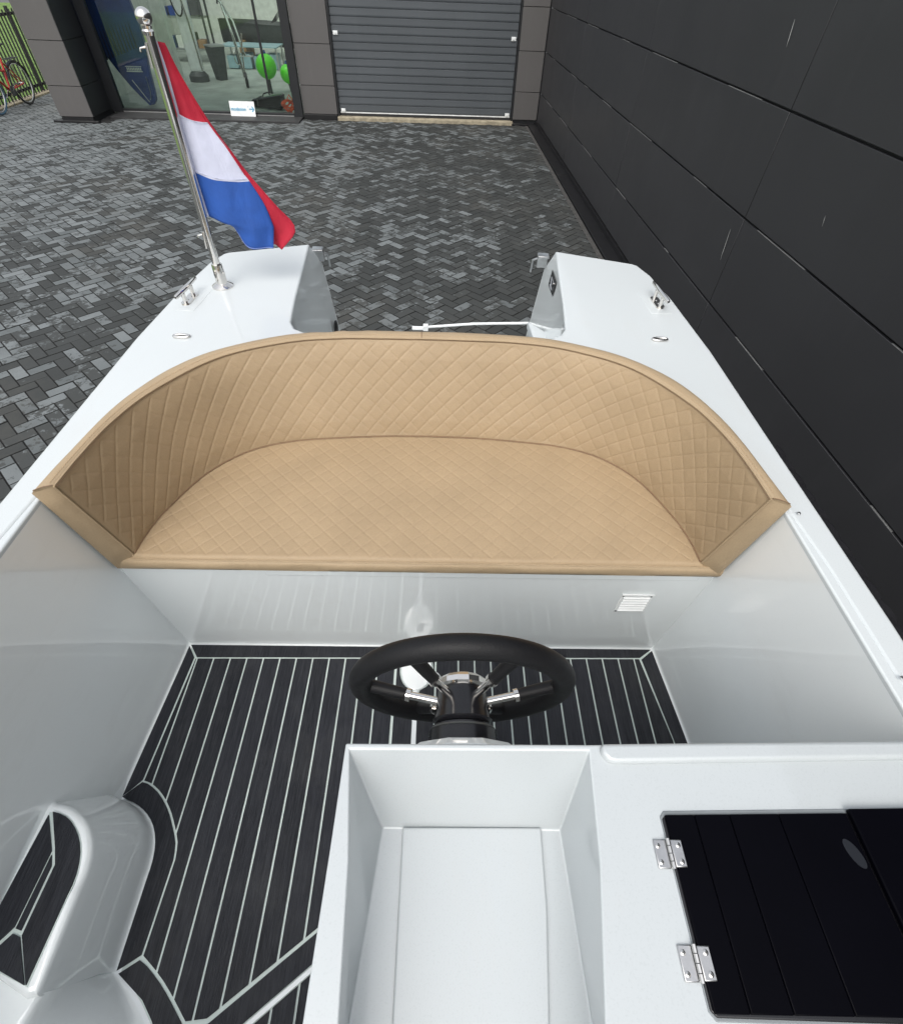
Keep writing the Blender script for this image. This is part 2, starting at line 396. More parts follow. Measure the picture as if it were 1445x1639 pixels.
me = bpy.data.meshes.new('brick'); me.from_pydata(np.concatenate(allV).tolist(), [], allF); me.materials.append(BRICKA); me.materials.append(ARRIS); me.polygons.foreach_set('material_index', ([0]+[1]*8)*len(allV))
at = me.attributes.new('rnd', 'FLOAT', 'POINT'); at.data.foreach_set('value', np.repeat(np.array(rv), 12).astype(np.float32)); me.update()
ob = bpy.data.objects.new('brick', me); COL.objects.link(ob); ob.parent = pv.e; ob['kind'] = 'stuff'
# edge strip of concrete tiles and black drain strip along the side wall
for k in range(20):
    y = 13.26 - k
    pv.part('edging_tile', Geo().box(2.045, 2.105, y-0.992, y, G-0.05, G+0.004), CONC, bevel=0.003)
k = Thing('kerb', 'pale concrete kerb at the foot of the black bar fence', 'kerb', origin=(-8.95, 14, G), rot=RB)
for i in range(16):
    k.part('kerb_stone', Geo().box(-9.08, -8.88, 6+i*1.0, 6.99+i*1.0, G-0.2, G+0.03), THRESH, bevel=0.008)

# grass tufts beside the fence
gV = []; gF = []
for i in range(5000):
    x = random.uniform(-11.5, -9.12); y = random.uniform(11, 22); a = random.random()*PI; h = random.uniform(0.05, 0.14); s = 0.008
    dx, dy = math.cos(a)*s, math.sin(a)*s; o = len(gV); lx, ly = random.gauss(0, .03), random.gauss(0, .03)
    gV += [(x-dx, y-dy, G-0.08), (x+dx, y+dy, G-0.08), (x+lx, y+ly, G-0.08+h)]; gF.append((o, o+1, o+2))
g = Geo().add(gV, gF); gt = Thing('grass', 'short green grass growing behind the black bar fence', 'grass', origin=(-10, 15, G), rot=RB, kind='stuff', geo=g, mats=simple('grass blades', (0.10, 0.22, 0.035), 0.7, var=0.5, nscale=20), smooth=0)

# ================================================================== FENCE
fe = Thing('fence', 'black vertical bar fence behind the red bicycle', 'fence', origin=(-9.0, 14, G), rot=RB)
bar_me = mesh('bar', Geo().box(-0.011, 0.011, -0.013, 0.013, 0, 1.36).V, Geo().box(-0.011, 0.011, -0.013, 0.013, 0, 1.36).F, FENCEM, 0)
for i in range(66):
    fe.inst('bar', bar_me, (-9.0 - 0.0, 8.0 + i*0.12, G+0.02))
fe.part('rail', Geo().box(-9.045, -9.024, 7.9, 15.9, G+1.28, G+1.33), FENCEM); fe.part('rail', Geo().box(-9.045, -9.024, 7.9, 15.9, G+0.12, G+0.17), FENCEM)
for i in range(4): fe.part('post', Geo().box(-9.10, -9.047, 8+i*2.45, 8.06+i*2.45, G-0.1, G+1.42), FENCEM, bevel=0.004)

# ================================================================== BICYCLE
def bicycle():
    bx = -8.64; yr, yf = 14.0, 12.93; R = 0.335; zc = G+0.35
    b = Thing('bicycle', 'red city bicycle with black saddle parked along the bar fence', 'bicycle', origin=(bx, 13.45, G), rot=RB)
    def wheel(y, tyre):
        g = Geo().tube([(bx, y+R*math.cos(a), zc+R*math.sin(a)) for a in np.linspace(0, 2*PI, 40, endpoint=False)], 0.019, 8, closed=True)
        wo_ = b.part('wheel', g, tyre)
        g = Geo().tube([(bx, y+(R-.025)*math.cos(a), zc+(R-.025)*math.sin(a)) for a in np.linspace(0, 2*PI, 40, endpoint=False)], 0.009, 6, closed=True); b.part('rim', g, ALU, wo_)
        g = Geo()
        for q in range(18):
            a = q*2*PI/18; g.tube([(bx+(0.02 if q % 2 else -0.02), y, zc), (bx, y+(R-.03)*math.cos(a), zc+(R-.03)*math.sin(a))], 0.0018, 4)
        g.tube([(bx-.05, y, zc), (bx+.05, y, zc)], 0.022, 10); b.part('spokes', g, STEEL, wo_)
    wheel(yr, RUBBER); wheel(yf, simple('blue grey tyre', (0.06, 0.13, 0.2), 0.5))
    bb = (bx, yr-0.47, G+0.29); st = (bx, yr-0.30, G+0.78); hd = (bx, yf+0.17, G+0.86); hb = (bx, yf+0.13, G+0.70); T = (bx, yr-.28, G+.93)
    g = Geo()
    g.tube([bb, st], 0.02); g.tube([(bx, yr-.36, G+.58), hb], 0.019); g.tube([bb, hb], 0.022); g.tube([hb, hd], 0.022)
    for s in (-.05, .05):
        g.tube([bb, (bx+s, yr, zc)], 0.011); g.tube([(bx, yr-.31, G+.72), (bx+s, yr, zc)], 0.01)
        g.tube([(bx+s*0.9, yf+.12, G+.66), (bx+s, yf, zc)], 0.012)
    b.part('frame', g, REDP)
    b.part('seat_post', Geo().tube([st, T], 0.014), STEEL)
    sad = []
    for i in range(9):
        t = i/8; y = yr-0.42+0.27*t; hw = 0.02+0.075*max(0, (t-.25)/.75)**0.8
        sad.append([(bx+hw*math.cos(a), y, G+0.955+0.012*t+0.022*math.sin(a)) for a in np.linspace(0, 2*PI, 15)])
    o = b.part('saddle', Geo().grid(sad), BLACKGLOSS)
    g = Geo().tube([hd, (bx, yf+.2, G+.99)], 0.014)
    g.tube([(bx-.28, yf+.42, G+1.04), (bx-.26, yf+.25, G+1.05), (bx, yf+.18, G+1.02), (bx+.26, yf+.25, G+1.05), (bx+.28, yf+.42, G+1.04)], 0.012)
    b.part('handlebar', g, STEEL)
    for s in (-.28, .28): b.part('grip', Geo().tube([(bx+s, yf+.36, G+1.042), (bx+s*1.01, yf+.47, G+1.038)], 0.017), RUBBER)
    for y0, a0, a1 in ((yr, 10, 140), (yf, 20, 130)):
        P = []
        for a in np.linspace(math.radians(a0), math.radians(a1), 16):
            P.append([(bx+q, y0+(R+.035-abs(q)*.3)*math.cos(a), zc+(R+.035-abs(q)*.3)*math.sin(a)) for q in (-.03, -.015, 0, .015, .03)])
        b.part('mudguard', Geo().grid(P), BLACKGLOSS)
    g = Geo().lathe([(-.004, .085), (.004, .085)], (bx+.05, bb[1], bb[2]), (1, 0, 0), 24); b.part('chain_guard', g, GREYP)
    g = Geo().tube([(bx-.1, bb[1]-.12, bb[2]-.1), (bx-.06, bb[1]-.12, bb[2]-.1), (bx-.06, bb[1], bb[2]), (bx+.06, bb[1], bb[2]), (bx+.06, bb[1]+.12, bb[2]+.1), (bx+.1, bb[1]+.12, bb[2]+.1)], 0.009, 6); b.part('crank', g, STEEL)
    for s, dy in ((-.13, -.12), (.13, .12)): b.part('pedal', Geo().box(bx+s-.04, bx+s+.04, bb[1]+dy-.03, bb[1]+dy+.03, bb[2]+dy*.83-.01, bb[2]+dy*.83+.01), GREYP)
    g = Geo()
    for s in (-.06, 0, .06): g.tube([(bx+s, yr-.22, G+.74), (bx+s, yr+.2, G+.74)], 0.006, 6)
    for y in (-.2, 0, .19): g.tube([(bx-.06, yr+y, G+.74), (bx+.06, yr+y, G+.74)], 0.005, 6)
    g.tube([(bx-.05, yr, zc), (bx-.06, yr+.08, G+.74)], .005, 6); g.tube([(bx+.05, yr, zc), (bx+.06, yr+.08, G+.74)], .005, 6)
    b.part('luggage_rack', g, GREYP)
    b.part('kickstand', Geo().tube([(bx-.03, bb[1]+.06, G+.27), (bx-.16, bb[1]+.14, G+.012)], 0.009, 6), STEEL)
bicycle()

# ================================================================== SIDE WALL
WX = 2.31; JZ = [-0.80, -0.335, 0.297, 0.92, 1.545, 2.17, 2.80, 3.42]; JY = [13.36, 10.2, 7.07, 3.96, 0.84, -2.28, -5.4]
sw = Thing('side_wall', 'dark anthracite wall of large cladding panels beside the boat', 'wall', origin=(WX, 5, G), rot=RB)
sw.part('backing_wall', Geo().box(WX+0.03, WX+0.4, -5.4, 13.36, G-0.1, 3.5), DARKFR)
for i in range(len(JY)-1):
    for j in range(len(JZ)-1):
        y1, y0 = JY[i]-0.004, JY[i+1]+0.004; z0, z1 = JZ[j]+0.0075, JZ[j+1]-0.0075; d = random.uniform(-.0015, .0015)
        sw.part('cladding_panel', Geo().box(WX+d, WX+0.022, y0, y1, z0, z1), WALLP, bevel=0.0015, seg=1)
for j in JZ[1:-1]:    # pale broken strips that paint the glints along the horizontal joints
    y = -5.0
    while y < 13.2:
        L_ = random.uniform(.1, .9); y1 = min(13.3, y+L_)
        sw.part('joint_glint', Geo().box(WX+0.0005, WX+0.012, y, y1, j-0.0074, j-0.0048), GLINTM); y = y1+random.uniform(.4, 1.8)
for i in range(4): sw.part('plinth_strip', Geo().box(2.115, WX+0.02, 13.36-(i+1)*3.7, 13.357-i*3.7, G-0.05, G+0.022), PLINTH, bevel=0.003)
sw.part('plinth_strip', Geo().box(WX+0.0-0.03, WX+0.028, -1.4, 13.35, G+0.023, JZ[0]-0.004), PLINTH)
for (y0, z0, y1, z1, wd) in ((4.339, 1.316, 4.31, 1.19, .016), (4.084, .187, 4.05, -.03, .012), (3.144, .574, 3.125, .52, .006)):
    n_ = 8; V = []
    for q in range(n_+1):
        t = q/n_; hw = wd*math.sin(PI*(0.08+0.84*t))*(0.7+0.3*random.random())*0.5*(1-t*.5)
        V += [(WX-0.004, y0+(y1-y0)*t-hw, z0+(z1-z0)*t), (WX-0.004, y0+(y1-y0)*t+hw, z0+(z1-z0)*t)]
    gg = Geo().add(V+[(v[0]+0.0022, v[1], v[2]) for v in V], [(2*q, 2*q+1, 2*q+3, 2*q+2) for q in range(n_)])
    sw.part('scuff_mark', gg, MARKM)

# ================================================================== FACADE BUILDING
FY = 13.4
bd = Thing('workshop_building', 'grey panelled workshop front with roller door and shop window', 'building', origin=(-2.5, FY, G), rot=RB)
def panels(x0, x1, y, zs, n=1, dep=0.03, mat=FACP, axis='x'):
    xs = np.linspace(x0, x1, n+1)
    for a in range(n):
        for j in range(len(zs)-1):
            g = Geo()
            if axis == 'x': g.box(xs[a]+0.004, xs[a+1]-0.004, y, y+dep, zs[j]+0.005, zs[j+1]-0.005)
            else: g.box(y, y+dep, xs[a]+0.004, xs[a+1]-0.004, zs[j]+0.005, zs[j+1]-0.005)
            bd.part('cladding_panel', g, mat, bevel=0.002, seg=1)
# right column, middle pillar, left projecting pillar
bd.part('wall_core', Geo().box(1.80, 2.335, FY+0.032, FY+0.5, G-0.1, 3.5), DARKFR); panels(1.78, 2.30, FY, JZ)
bd.part('wall_core', Geo().box(-2.66, -1.99, FY+0.032, FY+0.5, G-0.1, 3.5), DARKFR); panels(-2.68, -1.965, FY, JZ)
bd.part('wall_core', Geo().box(-7.24, -6.66, 12.532, FY+0.5, G-0.1, 3.5), DARKFR); panels(-7.27, -6.63, 12.5, JZ)
panels(12.52, 13.33, -6.655, JZ, 1, 0.028, DARKFR, 'y'); panels(12.52, 13.9, -7.268, JZ, 1, 0.026, FACP, 'y')  # return beside the window in frame black, its shading put into the colour
bd.part('plinth', Geo().box(-7.38, -6.52, 12.40, 12.498, G-0.05, G+0.035), PLINTH, bevel=0.004)
bd.part('plinth', Geo().box(-7.25, -6.65, 12.506, 12.53, G-0.02, JZ[0]), PLINTH)
bd.part('plinth', Geo().box(-2.68, -1.965, FY-0.06, FY+0.03, G-0.05, JZ[0]+0.0), PLINTH, bevel=0.003)
bd.part('plinth', Geo().box(1.76, 2.24, FY-0.10, FY+0.03, G-0.05, G+0.03), PLINTH, bevel=0.003)
bd.part('doorstep', Geo().box(-6.50, -2.70, 12.88, FY-0.04, G-0.05, G+0.03), simple('dark entrance slab', (0.03, 0.03, 0.031), 0.6, var=.2, bump=.3), bevel=0.004)
# garage door
gd = bd.part('garage_door', Geo().box(-1.92, 1.74, FY+0.10, FY+0.12, G+0.06, 3.2), DARKFR)
nsl = 31; z = G+0.125; dz = 0.1205
for i in range(nsl):
    P = []
    for x in (-1.915, 1.735):
        prof = [(0.096, 0.0), (0.066, 0.001), (0.060, 0.010), (0.0625, dz*0.3), (0.0625, dz-.012), (0.070, dz-.006), (0.070, dz-.001), (0.096, dz-.0005)]
        P.append([(x, FY+d, z+h) for d, h in prof])
    bd.part('door_slat', Geo().grid(P, flip=True), DOORM, gd); z += dz
bd.part('bottom_seal', Geo().box(-1.90, 1.72, FY+0.055, FY+0.09, G+0.105, G+0.122), WHITEP, gd)
bd.part('rubber_strip', Geo().box(-1.90, 1.72, FY+0.06, FY+0.10, G+0.058, G+0.103), RUBBER, gd)
for x, zz in ((-1.84, G+0.15), (1.66, G+0.15), (-1.84, 0.46), (1.66, 0.46)):
    bd.part('white_bracket', Geo().box(x-.045, x+.045, FY+0.045, FY+0.061, zz-.03, zz+.03).box(x-.02, x+.02, FY+0.035, FY+0.045, zz-.014, zz+.014), WHITEP, gd, bevel=0.002)
for x0, x1 in ((-1.963, -1.922), (1.742, 1.782)):
    bd.part('door_jamb', Geo().box(x0, x1, FY+0.02, FY+0.2, G, 3.2), DARKFR)
bd.part('threshold', Geo().box(-1.96, 1.78, FY-0.09, FY+0.14, G-0.05, G+0.055), THRESH, bevel=0.008)
bd.part('lintel', Geo().box(-2.0, 1.8, FY-0.005, FY+0.5, 3.2, 3.55), FACP)
bd.part('lintel', Geo().box(-7.28, -2.6, FY-0.08, FY+0.5, 3.0, 3.55), FACP)
# shop window
wf = bd.part('window_frame', Geo().box(-6.62, -6.42, FY-0.05, FY+0.06, G+0.03, 3.0).box(-2.86, -2.69, FY-0.05, FY+0.06, G+0.03, 3.0).box(-6.42, -2.86, FY-0.05, FY+0.06, G+0.03, G+0.085)
              .box(-3.34, -3.30, FY-0.02, FY+0.03, G+0.4, 3.0), DARKFR, bevel=0.003, label='black aluminium shop window frame')
bd.part('sill_strip', Geo().box(-6.40, -2.88, FY-0.065, FY-0.051, G+0.036, G+0.05), ALU, wf)
bd.part('window_pane', Geo().box(-6.42, -2.86, FY-0.004, FY+0.004, G+0.085, 3.0), GLASS, wf)
# interior shell (roof left open out of view to let daylight in)
bd.part('showroom_floor', Geo().box(-7.23, -2.0, FY+0.07, 16.2, G-0.1, G+0.02).box(-8.8, -2.0, 16.201, 24, G-0.1, G+0.02), FLOORIN)
bd.part('showroom_wall', Geo().box(-8.9, -2.0, 24, 24.2, G, 3.5).box(-7.235, -7.15, 14.0, 16.2, G, 3.5).box(-8.9, -7.15, 16.2, 16.3, G, 3.5).box(-8.9, -8.8, 16.3, 24, G, 3.5).box(-2.2, -2.0, FY+0.5, 24, G, 3.5), WALLIN)
bd.part('roof', Geo().box(-7.2, -2.0, FY+0.5, 13.95, 3.5, 3.6).box(-8.9, -2.0, 22.5, 24.2, 3.5, 3.6).box(-2.0, 2.3, FY+0.5, 24.2, 3.5, 3.6), DARKFR)
for x in (-7.45, -6.25): bd.part('pillar', Geo().box(x, x+0.26, 15.9, 16.16, G+0.02, 3.5), WALLIN, bevel=0.01)
bd.part('wall_backing', Geo().box(-2.0, 2.3, FY+0.5, 14.1, G, 3.5), DARKFR)
# stains on lower pillar foot are left to the material; board standing in the window
def inside(name, label, cat, origin): return Thing(name, label, cat, origin=origin, rot=RB)
t = inside('upright_board', 'tall blue ribbed board tapering to a point, standing behind the shop window', 'board', (-6.15, 14.1, G+.02))
out = [(-6.13, -0.85), (-5.98, -.80), (-5.93, -.6), (-5.90, -.25), (-5.83, .2), (-5.87, .8), (-6.1, 1.6), (-6.75, 1.7), (-6.85, .8), (-6.75, .1), (-6.42, -.5)]
oo = catmull([(p[0], p[1]) for p in out] + [out[0]], 60)[:-1]
V = [(p[0], 14.02+0.08*(p[1]+.85)*0.15, p[1]) for p in oo] + [(p[0], 14.14+0.08*(p[1]+.85)*0.15, p[1]) for p in oo]; n_ = len(oo)
t.part('board_body', Geo().add(V, [tuple(range(n_)), tuple(range(n_, 2*n_))[::-1]] + [((i+1) % n_, i, n_+i, n_+(i+1) % n_) for i in range(n_)]), BLUEP, bevel=0.02)
for i in range(11):
    x = -6.68+i*0.068; t.part('rib', Geo().tube([(x, 14.03, -.12+0.02*i), (x-.02, 14.06, .6), (x-.04, 14.10, 1.4)], 0.017, 8), DKBLUE)
t.part('lettering_strip', Geo().box(-6.35, -6.02, 13.985, 13.992, -.29, -.275).box(-6.35, -6.02, 13.985, 13.992, -.21, -.2), WHITEP)
for i in range(9): t.part('letter_mark', Geo().box(-6.33+i*.034, -6.31+i*.034, 13.985, 13.992, -.268, -.222), WHITEP)
t.part('edge_line', Geo().tube([(-6.30, 13.985, -.42), (-6.12, 13.985, -.72), (-6.08, 13.985, -.78)], .006, 6).tube([(-5.99, 13.985, -.36), (-6.0, 13.985, -.62), (-6.05, 13.985, -.74)], .006, 6), ALU)

t = inside('floor_sign', 'white sign with blue lettering and arrow, leaning against the shop window', 'sign', (-3.92, 13.25, G+.03))
sx0, sx1, sz0, sz1 = -4.17, -3.66, G+0.032, G+0.27
t.part('sign_board', Geo().add([(sx0, 13.25, sz0), (sx1, 13.25, sz0), (sx1, 13.31, sz1), (sx0, 13.31, sz1), (sx0, 13.258, sz0), (sx1, 13.258, sz0), (sx1, 13.318, sz1), (sx0, 13.318, sz1)],
      [(0,3,2,1)[::-1], (4,5,6,7)[::-1], (0,1,5,4), (1,2,6,5), (2,3,7,6), (3,0,4,7)]), WHITEP)
def text_obj(th, body, size, loc, rot, mat, name='lettering'):
    cu_ = bpy.data.curves.new(name, 'FONT'); cu_.body = body; cu_.size = size; cu_.extrude = 0.001; cu_.offset = size*0.012; cu_.align_y = 'CENTER'
    tmp = bpy.data.objects.new(name, cu_); COL.objects.link(tmp)
    me_ = bpy.data.meshes.new_from_object(tmp.evaluated_get(bpy.context.evaluated_depsgraph_get())); bpy.data.objects.remove(tmp)
    me_.materials.clear(); me_.materials.append(mat); ob_ = bpy.data.objects.new(name, me_); COL.objects.link(ob_)
    ob_.parent = th.e; ob_.location = Vector(loc)-th.o; ob_.rotation_euler = rot; return ob_
tl = math.atan2(0.06, 0.25)
text_obj(t, 'modation', 0.080, (-4.150, 13.272, G+.145), (PI/2-tl, 0, 0), CYANP)
text_obj(t, '6', 0.03, (-3.80, 13.283, G+.185), (PI/2-tl, 0, 0), CYANP)
ay = 13.278; az = G+.150
t.part('arrow', Geo().box(-3.775, -3.70, ay-.004, ay-.002, az-.008, az+.008).add([(-3.725, ay-.014, az-.042), (-3.705, ay-.014, az-.045), (-3.67, ay-.005, az), (-3.705, ay+.004, az+.045), (-3.725, ay+.004, az+.042), (-3.692, ay-.005, az)], [(0,1,2,5), (5,2,3,4)]), CYANP)
t.part('foot', Geo().box(-4.1, -4.0, 13.262, 13.33, G+.031, G+.045).box(-3.85, -3.75, 13.262, 13.33, G+.031, G+.045), GREYP, bevel=.004)

t = inside('folding_trolley', 'chrome folding hand trolley with black wheels standing in the showroom', 'trolley', (-4.45, 16.2, G+.02))
tx, ty, gz = -4.62, 16.6, G+.02
t.part('frame', Geo().tube([(tx-.02, ty, gz+.1), (tx-.12, ty+.05, gz+.9), (tx-.25, ty+.1, gz+1.5), (tx-.3, ty+.1, gz+1.55)], .032, 8).tube([(tx+.08, ty, gz+.6), (tx-.05, ty+.05, gz+1.2), (tx-.25, ty+.1, gz+1.5)], .026, 8)
      .tube([(tx-.02, ty-.05, gz+.1), (tx+.02, ty, gz+.6), (tx+.1, ty, gz+1.0)], .018, 8), STEEL)
t.part('wheel', Geo().lathe([(-.035, .12), (-.025, .15), (.025, .15), (.035, .12)], (tx, ty-.03, gz+.155), (1, 0.3, 0), 20), RUBBER)
t.part('wheel', Geo().lathe([(-.02, .10), (-.012, .13), (.012, .13), (.02, .10)], (tx-.18, ty+.25, gz+.55), (1, 0.3, 0), 20), RUBBER)
t.part('hub', Geo().lathe([(-.045, .05), (.045, .05)], (tx, ty-.03, gz+.155), (1, .3, 0), 14), ALU)
t.part('guard_ring', Geo().tube([(tx-.18+.04*math.cos(a), ty+.25+.13*math.cos(a), gz+.55+.14*math.sin(a)) for a in np.linspace(0, 2*PI, 20, endpoint=False)], .012, 6, closed=True), STEEL)
t.part('handle', Geo().tube([(tx-.34, ty+.1, gz+1.48), (tx-.3, ty+.1, gz+1.62), (tx-.22, ty+.1, gz+1.55)], .02, 8), RUBBER)
t.part('foot_plate', Geo().box(tx-.05, tx+.25, ty-.02, ty+.12, gz+.58, gz+.60), ALU)

for (x, y, z_, r, lab) in ((-3.90, 15.9, G+.52, .235, 'lime green round buoy behind the shop window, left one of the pair'), (-3.47, 16.2, G+.36, .19, 'lime green buoy at the right edge of the shop window')):
    t = inside('buoy', lab, 'buoy', (x, y, G+.02)); t.e['group'] = 'lime green buoys in the shop window'
    t.part('ball', Geo().lathe([(r*math.sin(a), r*math.cos(a)) for a in np.linspace(-PI/2, PI/2, 16)], (x, y, z_), (0, 0, 1), 24), GREENP)
    t.part('tail', Geo().tube([(x, y, z_-r*.9), (x+.02, y, G+.02)], [.04, .03], 12), GREYP)
    t.part('rope_eye', Geo().lathe([(0, .05), (.06, .035)], (x, y, z_+r*.97), (0, 0, 1), 12), BLUEP)

t = inside('carry_case', 'long black case lying slanted on the showroom floor', 'case', (-3.5, 14.5, G+.02))
t.part('case_body', Geo().add([(-3.98, 14.2, G+.04), (-3.25, 13.9, G+.04), (-3.2, 14.2, G+.04), (-3.95, 14.45, G+.04), (-3.95, 14.2, G+.16), (-3.22, 13.95, G+.30), (-3.18, 14.15, G+.30), (-3.93, 14.4, G+.16)],
     [(0,3,2,1), (4,5,6,7), (0,1,5,4), (1,2,6,5), (2,3,7,6), (3,0,4,7)]), BLACKGLOSS, bevel=.03, seg=3)
t.part('handle', Geo().tube([(-3.7, 14.22, G+.21), (-3.65, 14.2, G+.27), (-3.55, 14.16, G+.30), (-3.5, 14.14, G+.26)], .012, 8), RUBBER)
t.part('strap', Geo().tube([(-3.80, 14.12, G+.05), (-3.79, 14.15, G+.20), (-3.76, 14.35, G+.20)], .012, 6), GREYP)
rp = [( -3.04+0.11*math.cos(a*2.3)+.02*math.sin(a*7), 13.72+.1*math.sin(a*1.7), G+.05+.018*a+.03*math.sin(a*5)) for a in np.linspace(0, 11, 90)]
t = inside('rope_bundle', 'bright orange rope heaped at the window corner', 'rope', (-3.04, 13.75, G+.02)); t.part('rope', Geo().tube(rp, .016, 6), ORANGEP); t.part('rope_end', Geo().tube([rp[-1], (-3.0, 13.7, G+.34), (-3.05, 13.68, G+.26)], .012, 6), ORANGEP)
t = inside('floor_grating', 'brown slatted floor grating beside the white sign', 'grating', (-3.3, 13.6, G+.02))
for i in range(16): t.part('slat', Geo().box(-3.66+i*.045, -3.632+i*.045, 13.48, 13.66, G+.021, G+.04), WOODP)
t.part('frame', Geo().box(-3.68, -2.95, 13.46, 13.479, G+.021, G+.042).box(-3.68, -2.95, 13.661, 13.68, G+.021, G+.042), WOODP)

t = inside('waste_bin', 'dark grey tapered bin on the showroom floor', 'bin', (-5.75, 17.6, G+.02))
t.part('bin_body', Geo().lathe([(0, .15), (.02, .16), (.62, .25), (.66, .26), (.66, .24), (.6, .23)], (-5.55, 17.6, G+.02), (0, 0, 1), 4), GREYP, bevel=.02)
t.part('bin_rim', Geo().lathe([(.66, .27), (.69, .27)], (-5.55, 17.6, G+.02), (0, 0, 1), 4), ALU)
t = inside('charging_column', 'white charging column with a looped black hose', 'charger', (-6.05, 17.2, G+.02))
t.part('column_body', Geo().box(-6.18, -5.88, 17.2, 17.4, G+.2, 1.6), WHITEP, bevel=.03)
t.part('column_base', Geo().lathe([(0, .24), (.12, .24), (.2, .16)], (-6.03, 17.3, G+.02), (0, 0, 1), 20), GREYP)
t.part('hose', Geo().tube([(-6.0+.13*math.sin(a)-.05, 17.14, .72-.36*math.cos(a)) for a in np.linspace(0, 2*PI, 24)], .018, 8), RUBBER)
t.part('chrome_pipe', Geo().tube([(-5.84, 17.12, G+.25), (-5.88, 17.12, .3), (-5.98, 17.12, 1.1)], .026, 8), STEEL)
t = inside('glass_table', 'low table stacked with clear blue plastic crates', 'table', (-5.2, 19.6, G+.02))
for x in (-5.9, -4.4):
    for y in (19.4, 20.2): t.part('leg', Geo().tube([(x, y, G+.02), (x, y, G+.5)], .025, 8), ALU)
t.part('table_top', Geo().box(-5.95, -4.35, 19.35, 20.25, G+.5, G+.53), CLEARP, bevel=.005)
for i in range(4):
    x = -5.85+i*.38; t.part('crate', Geo().box(x, x+.3, 19.45, 19.9, G+.03, G+.03+.28+.05*(i % 2)), CLEARP, bevel=.02)
t = inside('storage_rack', 'dark storage rack with boxes at the back of the showroom', 'rack', (-7.2, 20.4, G+.02))
for x in (-7.9, -6.6):
    for y in (20.4, 20.9): t.part('upright', Geo().box(x, x+.05, y, y+.05, G+.02, 2.2), GREYP)
for zz in (G+.3, .1, .8, 1.5):
    t.part('shelf', Geo().box(-7.85, -6.6, 20.38, 20.97, zz, zz+.04), ALU)
    for q in range(4): t.part('box', Geo().box(-7.8+q*.3, -7.57+q*.3, 20.45, 20.85, zz+.041, zz+.041+random.uniform(.15, .4)), random.choice([GREYP, WOODP, WALLIN, BLUEP]), bevel=.005)
t = inside('display_boat', 'dark small boat with a glass screen on show in the background', 'boat', (-5, 22, G+.02))
hp = []
for i in range(12):
    s = i/11; y = 21.6; x = -6.6+3.6*s; hw = .75*math.sin(PI*min(1, .12+.95*s*.55+.35))**.8*(1-.9*max(0, .35-s)/.35)
    hp.append([(x, 22+hw*math.cos(a)*1.0, G+.75+.55*(-abs(math.sin(a)))**1 + .15*(1-s)) for a in np.linspace(0, PI, 9)])
t.part('hull', Geo().grid(hp), GREYP); t.part('windscreen', Geo().grid([[(-4.9, 21.5, G+.85), (-4.9, 22.5, G+.85)], [(-4.5, 21.6, G+1.25), (-4.5, 22.4, G+1.25)]]), BLACKGLOSS)
t.part('cradle', Geo().box(-6.0, -5.8, 21.5, 22.5, G+.02, G+.45).box(-4.0, -3.8, 21.5, 22.5, G+.02, G+.35), WOODP)

# ================================================================== BOAT
CX = -0.047
bt = Thing('motor_boat', 'white open motor boat with black planked sole standing in the yard', 'boat', origin=(CX, 0.5, G+0.2))
DZ = 0.72
def mir(pts, s): return [(CX + s*h, y) for h, y in pts]
# ---- deck: two mirrored halves
outer = [(.02, -3.0), (.30, -2.75), (.56, -2.2), (.75, -1.5), (.86, -.8), (.885, 0), (.893, .45), (.890, .9), (.888, 1.4), (.870, 1.75), (.846, 1.95), (.818, 2.045), (.80, 2.06)]
podin = [(.505, 2.165)]
wellcurve = [(.487, 1.95), (.466, 1.70), (.455, 1.60), (.445, 1.52), (.425, 1.48), (.39, 1.458), (.30, 1.452), (0, 1.45)]
backcurve = [(0, 1.415), (.25, 1.408), (.42, 1.378), (.575, 1.30), (.69, 1.18), (.765, 1.01), (.781, .93)]
inner = [(.800, .90), (.822, .75), (.834, .58), (.836, .3), (.836, -.45)]
for s in (-1, 1):
    poly = outer + podin + wellcurve + backcurve + inner + [(.80, -.46), (.02, -.46)]
    ob = bt.part('deck', Geo().prism(mir(poly, s), DZ-0.035, DZ), DECKW, bevel=0.007, seg=3, ang=50)
    lip = [(.784, .934), (.804, .902), (.826, .751), (.838, .580), (.840, .3), (.840, -.45), (.8165, -.45), (.8165, .735), (.806, .760), (.788, .79), (.785, .86)]
    bt.part('coaming_lip', Geo().prism(mir(lip, s), DZ-0.033, DZ-0.0025), DECKW, bevel=0.004, seg=3, ang=50)
# ---- hull
secs = []
ys = [2.13, 1.9, 1.5, 1.0, .4, -.2, -.8, -1.5, -2.1, -2.6, -2.95]
oy = np.array([p[1] for p in outer]); oh = np.array([p[0] for p in outer])
for i, y in enumerate(ys):
    hb = float(np.interp(min(y, 2.045), oy, oh)) if y < 2.04 else .812
    f = max(0, (-.3-y)/2.7)
    secs.append([(hb-.002, DZ-.03), (hb, DZ-.10), (hb*(.985-.1*f), DZ-.3), (hb*(.94-.25*f), .18), (hb*(.86-.3*f), -.08+.25*f), (hb*(.45-.2*f), -.24+.3*f*f), (0.004, -.36+.5*f*f)])
for s in (-1, 1):
    P = [[(CX+s*h, y, z_) for h, z_ in sec] for y, sec in zip(ys, secs)]
    bt.part('hull', Geo().grid(P, flip=(s > 0)), WHITE, smooth=50)
tr = [(CX-h, 2.128, z_) for h, z_ in secs[0][2:]] + [(CX+h, 2.128, z_) for h, z_ in secs[0][2:][::-1]]
bt.part('transom', Geo().add([(CX-.80, 2.128, .15)] + tr[1:-1] + [(CX+.80, 2.128, .15)], [tuple(range(len(tr)))[::-1]]), WHITE)
